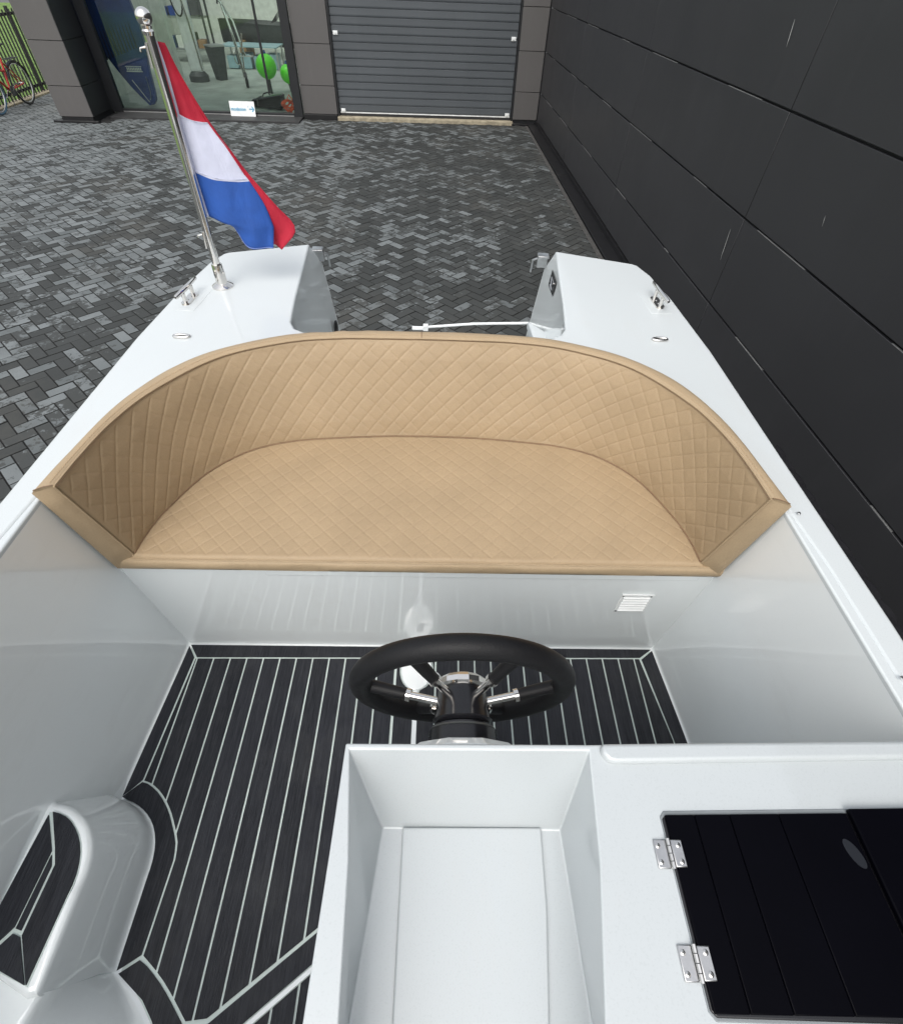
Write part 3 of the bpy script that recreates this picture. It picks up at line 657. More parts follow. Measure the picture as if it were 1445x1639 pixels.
bt.part('well_floor', Geo().box(CX-.62, CX+.62, 1.46, 2.30, .12, .15), WHITE, bevel=.01)
bt.part('well_front', Geo().box(CX-.60, CX+.60, 1.425, 1.452, .15, DZ-.036), WHITE)
# pod inner faces, with chamfered after corner
for s in (-1, 1):
    top = [(h, y) for h, y in [(.425, 1.48), (.445, 1.52), (.455, 1.60), (.466, 1.70), (.487, 1.95), (.505, 2.16)]]
    bot = [(.40, 1.48), (.41, 1.52), (.417, 1.60), (.424, 1.72), (.436, 1.98), (.448, 2.30)]
    P = []
    for (h0, y0), (h1, y1) in zip(top, bot):
        midy = y0+(y1-y0)*.18 if y0 < 2.1 else 2.275
        P.append([(CX+s*h0, y0, DZ-.008), (CX+s*(h0*.96+h1*.04), y0+(midy-y0)*.25, DZ-.035), (CX+s*(h0*.80+h1*.20), midy, .60), (CX+s*h1, y1, .14)])
    bt.part('pod_side', Geo().grid(P, flip=(s < 0)), SIDE_LIFT, smooth=60)
    g = Geo().add([(CX+s*.505, 2.16, DZ-.01), (CX+s*.815, 2.05, DZ-.01), (CX+s*.815, 2.13, .60), (CX+s*.493, 2.275, .60), (CX+s*.81, 2.13, .14), (CX+s*.448, 2.30, .14)], [(0, 1, 2, 3), (3, 2, 4, 5)] if s > 0 else [(3, 2, 1, 0), (5, 4, 2, 3)])
    bt.part('pod_transom', g, WHITE)
bt.part('drain_hole', Geo().lathe([(0, .03), (.004, .03), (.004, .024), (0, .02)], (CX-.452, 2.165, .36), (1, -.05, .05), 24), RUBBER)
bt.part('well_ledge', Geo().add([(.355, 1.99, .505), (.46, 1.86, .50), (.46, 1.60, .50), (.385, 1.60, .50), (.355, 1.99, .47), (.46, 1.86, .47), (.46, 1.60, .47), (.385, 1.60, .47)], [(0,3,2,1), (4,5,6,7), (0,1,5,4), (1,2,6,5), (2,3,7,6), (3,0,4,7)]), DECKW, bevel=.006)
st = bt.part('tie_bar', Geo().tube([(.42, 2.30, .335), (.15, 2.33, .308), (-.10, 2.33, .283)], .0062, 10), WHITEP)
bt.part('clip', Geo().box(-.155, -.085, 2.32, 2.34, .272, .284).box(-.10, -.075, 2.315, 2.345, .270, .296), WHITEP, st, bevel=.002)
for s, x in ((-1, -.545), (1, .425)):
    g = Geo().box(x-.020, x+.024, 2.245, 2.262, .62, .672).box(x-.022, x+.026, 2.225, 2.264, .664, .674).tube([(x-s*.01, 2.262, .655), (x-s*.035, 2.275, .64), (x-s*.04, 2.27, .59)], .005, 8)
    bt.part('stern_bracket', g, SATIN, bevel=.003)
    bt.part('bracket_plate', Geo().box(x-.018, x+.022, 2.228, 2.26, .6745, .676), GALV)
# diamond sticker on the right pod
stk = [(.424, 1.995, .700), (.413, 1.915, .715), (.404, 1.885, .652), (.414, 1.975, .632)]
def sidept(y, z_):            # point on the right pod inner face
    f = (DZ-z_)/(DZ-.14); h0 = np.interp(y, [1.6, 1.7, 1.95, 2.16], [.455, .466, .487, .505]); h1 = np.interp(y, [1.6, 1.72, 1.98, 2.3], [.417, .424, .436, .448])
    g_ = np.interp(z_, [.14, .60, DZ-.035, DZ-.008], [1, .20, .04, 0]); return (CX+h0*(1-g_)+h1*g_-.004, y, z_)
q = [sidept(2.095, .675), sidept(1.925, .695), sidept(1.925, .640), sidept(2.09, .615)]
ds = bt.part('diamond_sticker', Geo().add(q, [(0, 1, 2, 3)]), BLACKGLOSS)
def lerp3(a, b, t): return tuple(a[i]+(b[i]-a[i])*t for i in range(3))
def quadpt(u, v): p = lerp3(lerp3(q[0], q[1], u), lerp3(q[3], q[2], u), v); return (p[0]-.002, p[1], p[2])
g = Geo()
for (u0, v0, u1, v1) in ((.25, .3, .75, .3), (.25, .3, .5, .7), (.75, .3, .5, .7), (.35, .55, .7, .8), (.3, .75, .55, .85)): g.tube([quadpt(u0, v0), quadpt(u1, v1)], .0022, 5)
bt.part('sticker_print', g, ALU, ds)

# ---- rope fender hung along the hull side (right) and rubbing strake
for s in (-1, 1):
    pts = [(CX+s*(h-.001), y, DZ-.055) for h, y in outer[3:-1]]
    bt.part('rubbing_strake', Geo().tube(pts, .012, 8), RUBBER)
rf = Thing('rope_fender', 'black twisted rope fender slung along the outside of the right gunwale', 'fender', origin=(CX+.92, .9, .62))
for s0, s1 in ((-.5, 1.0),):
    for ph in (0, 2*PI/3, 4*PI/3):
        P = []
        for k_ in range(int((s1-s0)/.004)):
            y = s0+k_*.004; hb = float(np.interp(y, oy, oh)); a = ph+y*2*PI/.16
            P.append((CX+hb+.036+.016*math.cos(a), y, DZ-.066+.016*math.sin(a)))
        rf.part('strand', Geo().tube(P[::2], .0175, 8), ROPEB)

# ---- cockpit liner: sides, sole, bulkheads
def smoothpath(p, n): return [tuple(x) for x in catmull(p, n)]
bumpL = [(-.839, .303)] + smoothpath([(-.839, .303), (-.797, .290), (-.758, .267), (-.729, .237), (-.712, .203), (-.705, .165), (-.705, .135)], 14)[1:] + [(-.707, -.035)]
bump2 = smoothpath([(-.707, -.035), (-.657, -.072), (-.609, -.115), (-.56, -.18), (-.53, -.28), (-.52, -.45)], 12)
fl_left = [(-.812, .760), (-.826, .52)] + bumpL
floor_poly = [(-.812, .760)] + [(-.826, .52)] + bumpL + bump2[1:] + [(.80, -.45), (.744, .46), (.716, .760)]
sole = bt.part('sole', Geo().prism(floor_poly, -.03, 0), CAULK)
# walls (ruled between floor outline and coaming)
def ruled(lo, hi, n=9):
    return [[tuple(np.array(a)*(1-t)+np.array(b)*t) for t in np.linspace(0, 1, n)] for a, b in zip(lo, hi)]
def wall_rows(lo, hi, fillet=.014, inward=1):
    rows = []
    for (ax, ay_), (bx_, by_) in zip(lo, hi):
        a = np.array([ax, ay_, 0.]); b = np.array([bx_, by_, DZ-.012])
        r = [a+np.array([inward*fillet*(1-math.sin(t)), 0, fillet*(1-math.cos(t))+.0008]) for t in np.linspace(0, PI/2, 6)]
        r += [a*(1-t)+b*t for t in np.linspace(.03, 1, 8)]; rows.append([tuple(p) for p in r])
    return rows
ysl = np.linspace(.80, -.46, 14)
lo = [(float(np.interp(y, [-.46, .303, .76], [-.878, -.842, -.812])), y) for y in ysl]; hi = [(CX-.815, y) for y in ysl]
bt.part('cockpit_side', Geo().grid(wall_rows(lo, hi)), SIDE_LIFT, smooth=60)
lo = [(float(np.interp(y, [-.46, .46, .76], [.80, .744, .716])), y) for y in ysl]; hi = [(CX+.815, y) for y in ysl]
bt.part('cockpit_side', Geo().grid(wall_rows(lo, hi, inward=-1), flip=True), SIDE_LIFT, smooth=60)
# stern bench
bench = [(CX-.80, .7565), (CX+.80, .7565), (CX+.79, 1.0), (CX+.69, 1.2), (CX+.42, 1.37), (CX, 1.41), (CX-.42, 1.37), (CX-.69, 1.2), (CX-.79, 1.0)]
bt.part('stern_bench', Geo().prism(bench, .0, .428), WHITE, bevel=.010, seg=3)
bt.part('bench_footing', Geo().grid([[(x, .7485, .0006), (x, .7512, .0012), (x, .7538, .0028), (x, .7556, .0056), (x, .7564, .010)] for x in (CX-.77, CX+.77)], flip=True), DECKW, smooth=80)
bt.part('bench_lid', Geo().box(-.463, .705, .7525, .7562, .405, .4275), WHITE, bevel=.003)
liner = catmull([(.785, .80), (.782, .86), (.77, 1.0), (.70, 1.19), (.58, 1.31), (.42, 1.385), (.25, 1.412), (0, 1.418)], 30)
P = [[(CX-h, y, .40), (CX-h, y, DZ-.01)] for h, y in liner] + [[(CX+h, y, .40), (CX+h, y, DZ-.01)] for h, y in liner[::-1][1:]]
bt.part('backrest_liner', Geo().grid(P, flip=True), WHITE)
# vent
vt = bt.part('vent', Geo().box(.522, .612, .7535, .7562, .236, .330), WHITEP, bevel=.002)
vz = .246
for i in range(6):
    bt.part('louvre', Geo().add([(.529, .7533, vz+i*.013), (.605, .7533, vz+i*.013), (.605, .7495, vz+i*.013), (.529, .7495, vz+i*.013), (.529, .7533, vz+i*.013+.006), (.605, .7533, vz+i*.013+.006), (.605, .7495, vz+i*.013+.002), (.529, .7495, vz+i*.013+.002)], [(0,1,2,3), (7,6,5,4), (3,2,6,7), (0,3,7,4), (1,5,6,2)]), WHITEP, vt, smooth=0)
bt.part('vent_cap', Geo().box(.520, .614, .7505, .7533, .326, .333), WHITEP, vt, bevel=.002)
for x, zz in ((.526, .322), (.607, .322), (.526, .242)): bt.part('screw', Geo().lathe([(0, .003), (.002, .002)], (x, .7533, zz), (0, -1, 0), 8), GREYP, vt)

# ---- sole planks
def shrink_prism(g, poly, z0=.0002, z1=.0035): g.prism(poly, z0, z1)
Ti = .0035
def plank(polys, parent=None, z0=0.0, ww=None):
    for poly in polys:
        if len(poly) < 3: continue
        a = abs(sum(poly[i][0]*poly[(i+1) % len(poly)][1]-poly[(i+1) % len(poly)][0]*poly[i][1] for i in range(len(poly))))/2
        if a < 2e-5: continue
        bt.part('plank', Geo().prism(poly, z0+.0003, z0+Ti), TEAK, parent or sole, smooth=0)
icurve = smoothpath([(-.796, .348), (-.770, .338), (-.736, .315), (-.701, .279), (-.672, .236), (-.655, .205), (-.648, .170)], 14)
icurve2 = smoothpath([(-.654, -.011), (-.612, -.039), (-.574, -.069), (-.524, -.115)], 8)
g_ = .0028     # half caulk width
# main field
field = [(-.776+g_, .703-g_), (-.796+g_, .348)] + [(x+g_, y+.001) for x, y in icurve[1:]] + [(-.654+g_, -.008)] + [(x+g_, y+.003) for x, y in icurve2[1:]] + [(-.478, -.116+.008), (-.28, .027+.005), (-.13, .141), (.05, .265), (.30, .30), (.69, .30), (.700-g_, .46), (.664-g_, .716-g_)]
xs = [-.069+.0128/2*0]
seams = [-.132]; x = -.194
left = [-.132, -.192]
while left[-1] > -.80: left.append(left[-1]-.0525)
edgesL = left
for i in range(len(edgesL)-1):
    x1, x0 = edgesL[i]-g_, edgesL[i+1]+g_
    if i == 0: x1 = -.132-.0055
    p_ = clip(clip(field, 1, 0, x1), -1, 0, -x0)
    # lower-left bump makes some strips two pieces: cut them at y=0.1
    plank([p_])
right = [-.006, .0635]
while right[-1] < .60: right.append(right[-1]+.0525)
right = [-.006] + [.0145+.0525*k_ for k_ in range(1, 13)]
for i in range(len(right)-1):
    x0, x1 = right[i]+g_, right[i+1]-g_
    plank([clip(clip(field, 1, 0, x1), -1, 0, -x0)])
plank([clip(field, -1, 0, -(right[-1]+g_))])
# king planks either side of the white centre stripe, notched round the oval cover
ovc = (-.066, .672); orx, ory = .050, .070
def ovx(y): 
    t_ = (y-ovc[1])/ory; return orx*math.sqrt(max(0, 1-t_*t_))*(1 if t_ > -.2 else 1)
for s in (-1, 1):
    ins = [(-.066+s*max(.0075, ovx(y)+.004), y) for y in np.linspace(.70, .30, 34)]
    outx = -.129 if s < 0 else -.0095
    plank([[(outx, .70)] + ins + [(outx, .30)]])
bt.part('centre_stripe', Geo().box(-.0725, -.0595, .28, ovc[1]-ory+.004, .0003, .0042), WHITE, sole)
ov = [(ovc[0]+orx*math.cos(a), ovc[1]+ory*math.sin(a)) for a in np.linspace(0, 2*PI, 36, endpoint=False)]
oc = bt.part('bilge_cover', Geo().prism(ov, .0003, .008), WHITE, sole, bevel=.003)
bt.part('slot', Geo().box(-.071, -.049, .68, .712, .0082, .0095), RUBBER, sole)
# borders
plank([[(-.804, .7475), (.710, .7475), (.668-.002, .716+g_), (-.776+.004, .703+g_)]])
plank([[(-.808, .7435), (-.780, .7045), (-.796-g_, .350), (-.838, .308), (-.826, .52)]])
lb = [(-.836, .304-.004)] 
inn = [(x-g_, y-g_*.6) for x, y in icurve]; outr = [(x+.003, y+.003) for x, y in bumpL[1:]]
strip = [(-.836, .309)] + [(-.796-.001, .344)] + inn[1:] + [(-.654-g_, -.007)] + [(-.700, -.033)] + [(x, y) for x, y in outr[::-1]]
plank([strip])
b2o = [(x+.012, y+.009) for x, y in bump2[2:9]]; b2i = [(x-g_, y-g_*.7) for x, y in icurve2]
plank([[(-.694, -.0375), (-.657, -.0155)] + b2i[1:] + [(-.49, -.15), (-.47, -.19)] + b2o[::-1]])
# diagonal border plank, white strip and forward planks
dv = Vector((.81, .584)).normalized(); nv = Vector((-dv.y, dv.x))
def dpt(p, a, b): return (p[0]+dv.x*a+nv.x*b, p[1]+dv.y*a+nv.y*b)
D0 = (-.478, -.116)
plank([[dpt(D0, -.03, -g_), dpt(D0, .62, -g_), dpt(D0, .62, -.046), dpt(D0, .02, -.046)]])
fw = [dpt(D0, -.10, -.060), dpt(D0, .70, -.060), (.2, -.44), (-.50, -.44)]
for i in range(14):
    x1 = -.03-.0525*i; plank([clip(clip(fw, 1, 0, x1-g_), -1, 0, -(x1-.0525+g_))])
bt.part('threshold_strip', Geo().prism([dpt(D0, -.03, -.049), dpt(D0, .66, -.049), dpt(D0, .66, -.058), dpt(D0, -.05, -.058)], .0003, .006), WHITE, sole)
# side border right
plank([[(.712, .7435), (.670, .7125), (.704, .44), (.742, .30), (.752, .30), (.740, .46)]])

# ---- step on the left
SZ = .25
so = [(-.90, .235), (-.850, .252)] + smoothpath([(-.846, .249), (-.805, .240), (-.765, .217), (-.737, .187), (-.722, .158), (-.716, .126), (-.717, .097)], 14) + [(-.717, -.062), (-.735, -.066), (-.790, -.044), (-.90, .0)]
sb = [(-.90, .300), (-.852, .306)] + [(x+(.0 if i == 0 else -.002), y-.001) for i, (x, y) in enumerate(smoothpath([(-.839, .303), (-.797, .290), (-.758, .267), (-.729, .237), (-.712, .203), (-.705, .165), (-.705, .135)], 14))] + [(-.707, -.035), (-.730, -.05), (-.79, -.04), (-.90, .0)]
rows = []
for a, b in zip(so, sb):
    a = np.array(a); b = np.array(b); r = []
    for t_, z_ in ((1.0, .0), (.35, .004), (.12, .012), (.04, .028), (0, .05)):  # cove at the foot
        d = (b-a); r.append((b[0]+(a[0]-b[0])*0-0+ (0.016*t_ if True else 0), b[1], z_))
    r += [(b[0]*(1-t_)+a[0]*t_, b[1]*(1-t_)+a[1]*t_, .05+(SZ-.05-.02)*t_) for t_ in np.linspace(.1, 1, 8)]
    cx_, cy_ = -.79, .08
    dx, dy = cx_-a[0], cy_-a[1]; L_ = math.hypot(dx, dy); dx /= L_; dy /= L_
    for q_ in np.linspace(.2, 1, 5): r.append((a[0]+dx*.018*(1-math.cos(q_*PI/2)), a[1]+dy*.018*(1-math.cos(q_*PI/2)), SZ-.02+.02*math.sin(q_*PI/2)))
    rows.append(r)
gg = Geo().grid(rows, flip=False); nv_ = len(rows[0])
topi = [i*nv_+nv_-1 for i in range(len(rows))]; gg.F.append(tuple(topi)); gg.I.append(0)
step = bt.part('step', gg, SIDE_LIFT, smooth=50); fixnormals(step)
ins_o = [(-.842, .228)] + smoothpath([(-.836, .232), (-.797, .219), (-.767, .196), (-.745, .169), (-.732, .139), (-.727, .110), (-.729, .082)], 12)[1:] + [(-.736, -.049), (-.796, -.030), (-.850, -.008), (-.856, .06)]
bt.part('caulk_bed', Geo().prism([(-.79+(x+.79)*1.0, y) for x, y in ins_o], SZ-.002, SZ+.0012), CAULK, step)
c_a, c_b, c_c, c_d, c_e, c_f = (-.838, .228), (-.797, .160), (-.783, .133), (-.787, .024), (-.803, .030), (-.820, .012)
def splank(p_): plank([p_], step, SZ+.0012)
oc_ = ins_o
splank([(-.834, .2285)] + [(x-.002, y-.001) for x, y in oc_[1:12]] + [(-.731, .08), (-.739, -.046), (-.7845, .023), (-.780, .134), (-.7945, .162)])   # right curved board
splank([(-.840, .222), (-.7995, .157), (-.806, .035), (-.823, .0145), (-.850, .000), (-.853, .06)])   # left board
splank([(-.796, .150), (-.7865, .131), (-.7905, .030), (-.802, .033)])                              # slim middle board
splank([(-.742, -.046), (-.7875, .0205), (-.803, .0255), (-.818, .008), (-.846, -.006), (-.796, -.027)]) # front triangle
# second moulding and forward bulkhead on the left
T2 = smoothpath([(-.716, -.058), (-.724, -.085), (-.732, -.12), (-.738, -.2), (-.74, -.3), (-.74, -.45)], len(bump2))
rows = []
for a, b in zip([(-.745, -.035)]+list(T2), [(-.735, -.018)]+list(bump2)):
    a = np.array([*a, .236]); b = np.array([*b, 0.]); d = b-a; d[2] = 0; d = d/np.linalg.norm(d)
    r = [b+d*.012+np.array([0, 0, .0006]), b+d*.006+np.array([0, 0, .002]), b+d*.0015+np.array([0, 0, .006]), b+(a-b)*.05]
    r += [b+(a-b)*t_ for t_ in np.linspace(.12, .93, 8)]; c_ = np.array([-.82, a[1], .236]); n_ = (c_-a)/np.linalg.norm(c_-a)
    r += [a*(1-.02)+b*.02+n_*.001+np.array([0, 0, -.002]), a+n_*.006, a+n_*.012]
    rows.append([tuple(p) for p in r])
gg = Geo().grid(rows); nv_ = len(rows[0])
o_ = len(gg.V); gg.V += [(-.90, -.45, .236), (-.90, .02, .236), (-.80, -.020, .236), (-.738, -.040, .236)]
gg.F.append(tuple([i*nv_+nv_-1 for i in range(len(rows))] + [o_, o_+1, o_+2, o_+3])); gg.I.append(0)
fm = bt.part('forward_moulding', gg, SIDE_LIFT, smooth=50); fixnormals(fm)
bt.part('bulkhead', Geo().box(CX-.87, CX+.87, -.48, -.461, 0.0, DZ-.036), WHITE)

# ---- console
CZ = .74
def V3(p, z_): return (p[0], p[1], z_)
A, B = (-.134, .228), (.752, .237)
con = Geo()
def quad(a, b, c, d): con.add([a, b, c, d], [(0, 1, 2, 3)])
rimo = [(-.134, .230), (-.1365, .10), (-.141, -.06), (-.155, -.45)]
rimi = [(-.128, .222), (-.110, .085), (-.101, -.06), (-.09, -.45)]
flo = [(-.091, .162), (-.104, .045), (-.118, -.079), (-.15, -.42)]
flr = [(.222, .159), (.227, .045), (.233, -.080), (.245, -.42)]
rr = [(.228, .222), (.216, .085), (.192, -.06), (.165, -.45)]
FZ = [.58, .58, .58, .58]; flo = [(x*.9216, y*.9216) for x, y in flo]; flr = [(x*.9216, y*.9216) for x, y in flr]
# left outer face
for i in range(3):
    quad(V3(rimo[i+1], CZ), V3(rimo[i], CZ), (rimo[i][0]+.002, rimo[i][1]-.004, 0), (rimo[i+1][0]+.002, rimo[i+1][1], 0))
    quad(V3(rimo[i], CZ), V3(rimo[i+1], CZ), V3(rimi[i+1], CZ), V3(rimi[i], CZ))
    quad(V3(rimi[i], CZ), V3(rimi[i+1], CZ), V3(flo[i+1], FZ[i+1]), V3(flo[i], FZ[i]))
    quad(V3(flo[i], FZ[i]), V3(flo[i+1], FZ[i+1]), V3(flr[i+1], FZ[i+1]), V3(flr[i], FZ[i]))
    quad(V3(flr[i], FZ[i]), V3(flr[i+1], FZ[i+1]), V3(rr[i+1], CZ), V3(rr[i], CZ))
quad(V3(rimi[0], CZ), V3(flo[0], FZ[0]), V3(flr[0], FZ[0]), V3(rr[0], CZ))       # sloped after wall
quad(V3(rimo[0], CZ), V3(rimi[0], CZ), V3(rr[0], CZ), (.232, .230, CZ))
# right deck
for i in range(3):
    xr = CX+.822
    quad(V3(rr[i], CZ), V3(rr[i+1], CZ), (xr, rr[i+1][1], CZ), (xr, rr[i][1], CZ))
quad((.232, .230, CZ), V3(rr[0], CZ), (CX+.822, .222, CZ), (CX+.822, .238, CZ))
# after face of the console
quad((-.132, .226, 0), (-.134, .230, CZ), (.232, .230, CZ), (.234, .226, 0)); quad((.234, .226, 0), (.232, .230, CZ), (CX+.822, .238, CZ), (CX+.822, .234, 0))
quad((-.155, -.45, CZ), (-.153, -.45, 0), (CX+.822, -.45, 0), (CX+.822, -.45, CZ))
bm = bmesh.new(); mv = [bm.verts.new(v) for v in con.V]
for f in con.F: bm.faces.new([mv[i] for i in f])
bmesh.ops.remove_doubles(bm, verts=bm.verts, dist=1e-5); bmesh.ops.recalc_face_normals(bm, faces=bm.faces)
me = bpy.data.meshes.new('console'); bm.to_mesh(me); bm.free()
gg = Geo(); gg.V = [tuple(v.co) for v in me.vertices]; gg.F = [tuple(p_.vertices) for p_ in me.polygons]; gg.I = [0]*len(gg.F)
console = bt.part('console', gg, CONS_SHADE, bevel=.007, seg=4, smooth=35, ang=20)
bt.part('recess_panel', Geo().prism([(x*.9216, y*.9216) for x, y in [(-.056, .1605), (.187, .1605), (.183, .045), (.170, -.079), (.155, -.40), (-.056, -.40)]], .5785, .587), CONS_SHADE, console, bevel=.003, seg=3)
bt.part('deck_lip', Geo().prism([(.252, .204), (.262, .2025), (.74, .211), (.765, .211), (.765, .236), (.74, .236), (.245, .2285), (.243, .215)], CZ-.004, CZ+.012), CONS_SHADE, console, bevel=.006, seg=4)
# hatch
hg = bt.part('hatch_lid', Geo().prism([(.312, -.052), (.318, -.058), (.60, -.066), (.74, -.067), (.74, .146), (.60, .142), (.318, .139), (.311, .134)], CZ-.002, CZ+.003), BLACKGLOSS, bevel=.002)
bt.part('hatch_surround', Geo().prism([(.3105, -.053), (.317, -.061), (.60, -.069), (.744, -.070), (.744, .151), (.60, .147), (.316, .1435), (.3095, .1365)], CZ-.004, CZ+.0015), simple('grey gasket', (.22, .24, .25), .5), bevel=.001)
hx = [.315, .356, .405, .474, .570]
for i in range(4):
    x0, x1 = hx[i]+(.0004 if i else 0), hx[i+1]-.0004
    bt.part('plank', Geo().prism([(x0, -.0545-.018*(x0-.31)), (x1, -.0545-.018*(x1-.31)), (x1, .1375+.012*(x1-.31)), (x0, .1375+.012*(x0-.31))], CZ+.003, CZ+.0062), HATCHBLK, hg, bevel=.0012)
bt.part('raised_plank', Geo().prism([(.572, -.06), (.735, -.062), (.735, .147), (.572, .145)], CZ+.003, CZ+.012), HATCHBLK, hg, bevel=.002)
cres = [(.5535+.0085*math.cos(a)+.006*math.sin(a)*0+.010*math.sin(a)*-.55, .0935+.0165*math.sin(a)) for a in np.linspace(0, 2*PI, 24, endpoint=False)]
bt.part('finger_pull', Geo().prism([(.5555+(x-.5535)*1.0, .094+(y-.0935)) for x, y in cres], CZ+.0064, CZ+.0072), simple('grey finger pull', (.014, .016, .021), .5, Specular_IOR_Level=.2), hg)
for y0, y1 in ((.078, .110), (-.029, .004)):
    hp_ = Geo().box(.2915, .3085, y0, y1, CZ+.0005, CZ+.0030).box(.3125, .3275, y0+.001, y1-.001, CZ+.0062, CZ+.0085)
    h_ = bt.part('hinge', hp_, SATIN, bevel=.0012)
    n_ = 4; dl = (y1-y0+.002)/n_
    for i in range(n_): bt.part('knuckle', Geo().tube([(.3105, y0-.001+dl*i+.0004, CZ+.0065), (.3105, y0-.001+dl*(i+1)-.0004, CZ+.0065)], .0030, 12), STEEL, h_)
    for sx_, zt in ((.2965, CZ+.003), (.3215, CZ+.0085)):
        for sy_ in (y0+.007, y1-.007):
            bt.part('screw', Geo().lathe([(-.001, .0031), (.0006, .0031), (.0012, .0022)], (sx_, sy_, zt), (0, 0, 1), 14), STEEL, h_)
            bt.part('screw_slot', Geo().box(sx_-.0016, sx_+.0016, sy_-.00035, sy_+.00035, zt+.0013, zt+.0015).box(sx_-.00035, sx_+.00035, sy_-.0016, sy_+.0016, zt+.0013, zt+.0016), GREYP, h_)

# ---- steering wheel
wx, wz = .045, .640
WT = math.radians(4.5); wax = Vector((0, math.cos(WT), math.sin(WT))); wup = Vector((0, -math.sin(WT), math.cos(WT))); wb = Vector((wx, .231, wz-.006))
def wp(al, h, v): return wb + wax*al + Vector((1, 0, 0))*h + wup*v
bt.part('wheel_boss', Geo().lathe([(.001, .1035), (.010, .102), (.022, .086)], tuple(wb), tuple(wax), 10), WHITE, smooth=0, bevel=.002)
sw_ = bt.part('steering_wheel', Geo().lathe([(.015, .060), (.048, .058), (.050, .052), (.056, .052)], tuple(wb), tuple(wax), 48)
       .lathe([(.056, .040), (.060, .047), (.066, .052), (.072, .050), (.080, .047), (.112, .044), (.122, .038)], tuple(wb), tuple(wax), 48), BLACKGLOSS, smooth=30, label='black steering wheel with six spokes and chrome hub cap')
Rr = .1815
bt.part('rim', Geo().tube([tuple(wp(.128, Rr*math.cos(a), Rr*math.sin(a))) for a in np.linspace(0, 2*PI, 96, endpoint=False)], .0205, 22, closed=True), RIMBLK, sw_, smooth=180)
bt.part('hub_cap', Geo().lathe([(.119, .040), (.124, .0455), (.133, .0455), (.140, .037), (.145, .024), (.147, .006)], tuple(wb), tuple(wax), 14), STEEL, sw_, smooth=0)
bt.part('retaining_ring', Geo().lathe([(.0485, .0545), (.050, .0565), (.053, .0545)], tuple(wb), tuple(wax), 48), GREYP, sw_)
for k_ in range(6):
    a = math.radians(1+60*k_); c_, s_ = math.cos(a), math.sin(a)
    p0 = wp(.098, .036*c_, .036*s_); p1 = wp(.110, .094*c_, .094*s_); p2 = wp(.128, .170*c_, .170*s_); d = (p2-p1).normalized()
    bt.part('spoke', Geo().tube([p0, p1], .0070, 14), STEEL, sw_)
    bt.part('collar', Geo().tube([p1-d*.002, p1+d*.006], .0115, 16), STEEL, sw_)
    bt.part('spoke_grip', Geo().tube([p1+d*.006, lerp3(p1, p2, .35), p2], [.0098, .0108, .0115], 16), RIMBLK, sw_)

# ---- cleats, deck eyes
def cleat(x, y, ang, lab):
    R_ = Matrix.Rotation(ang, 3, 'Z'); T = lambda p: tuple(R_ @ Vector(p) + Vector((x, y, DZ)))
    g = Geo(); 
    for yy in (-.030, .030):
        g.tube([T((0, yy, .004)), T((0, yy, .034))], .0065, 12)
    base = [(.016*math.cos(a), (.030 if math.sin(a) > 0 else -.030)+.016*math.sin(a)) for a in np.linspace(0, 2*PI, 28, endpoint=False)]
    n_ = len(base); V = [T((p[0], p[1], 0)) for p in base]+[T((p[0]*.94, p[1]*.97, .005)) for p in base]
    g.add(V, [tuple(range(n_, 2*n_))] + [(i, (i+1) % n_, n_+(i+1) % n_, n_+i) for i in range(n_)])
    c_ = bt.part('cleat', g, STEEL, label=lab)
    bt.part('horn', Geo().tube([T((0, -.078, .042)), T((0, -.074, .0415)), T((0, 0, .040)), T((0, .074, .0415)), T((0, .078, .042))], [.004, .0068, .0082, .0068, .004], 14), STEEL, c_)
    for yy in (-.012, .012): bt.part('screw', Geo().lathe([(0, .004), (.0015, .003)], T((0, yy, .005)), (0, 0, 1), 10), SATIN, c_)
    pd = [(-.045, -.078), (.026, -.078), (.026, .078), (-.045, .078)]
    s = 1 if x > 0 else -1
    P_ = [T((p[0]*s, p[1], 0)) for p in pd]; bt.part('cleat_pad', Geo().prism([(p[0], p[1]) for p in P_], DZ-.001, DZ+.0007), DECKW, bevel=.0005)
cleat(-.860, 1.655, math.radians(-4), 'stainless mooring cleat beside the flag pole'); cleat(.758, 1.72, math.radians(3), 'stainless mooring cleat on the right stern pod')
for x, y in ((-.800, 1.409), (.694, 1.462)):
    ring = [(x+.0235*math.cos(a)*1.0, y+.008*math.sin(a), DZ+.0035) for a in np.linspace(0, 2*PI, 28, endpoint=False)]
    e_ = bt.part('deck_eye', Geo().tube(ring, .0042, 10, closed=True), STEEL)
    bt.part('eye_recess', Geo().prism([(p[0], p[1]) for p in ring], DZ-.001, DZ+.001), GREYP, e_)
bt.part('rail_screw', Geo().lathe([(0, .004), (.0015, .003)], (.792, .72, DZ+.005), (0, 0, 1), 10), SATIN); bt.part('rail_screw', Geo().lathe([(0, .004), (.0015, .003)], (.792, .345, DZ+.005), (0, 0, 1), 10), SATIN)

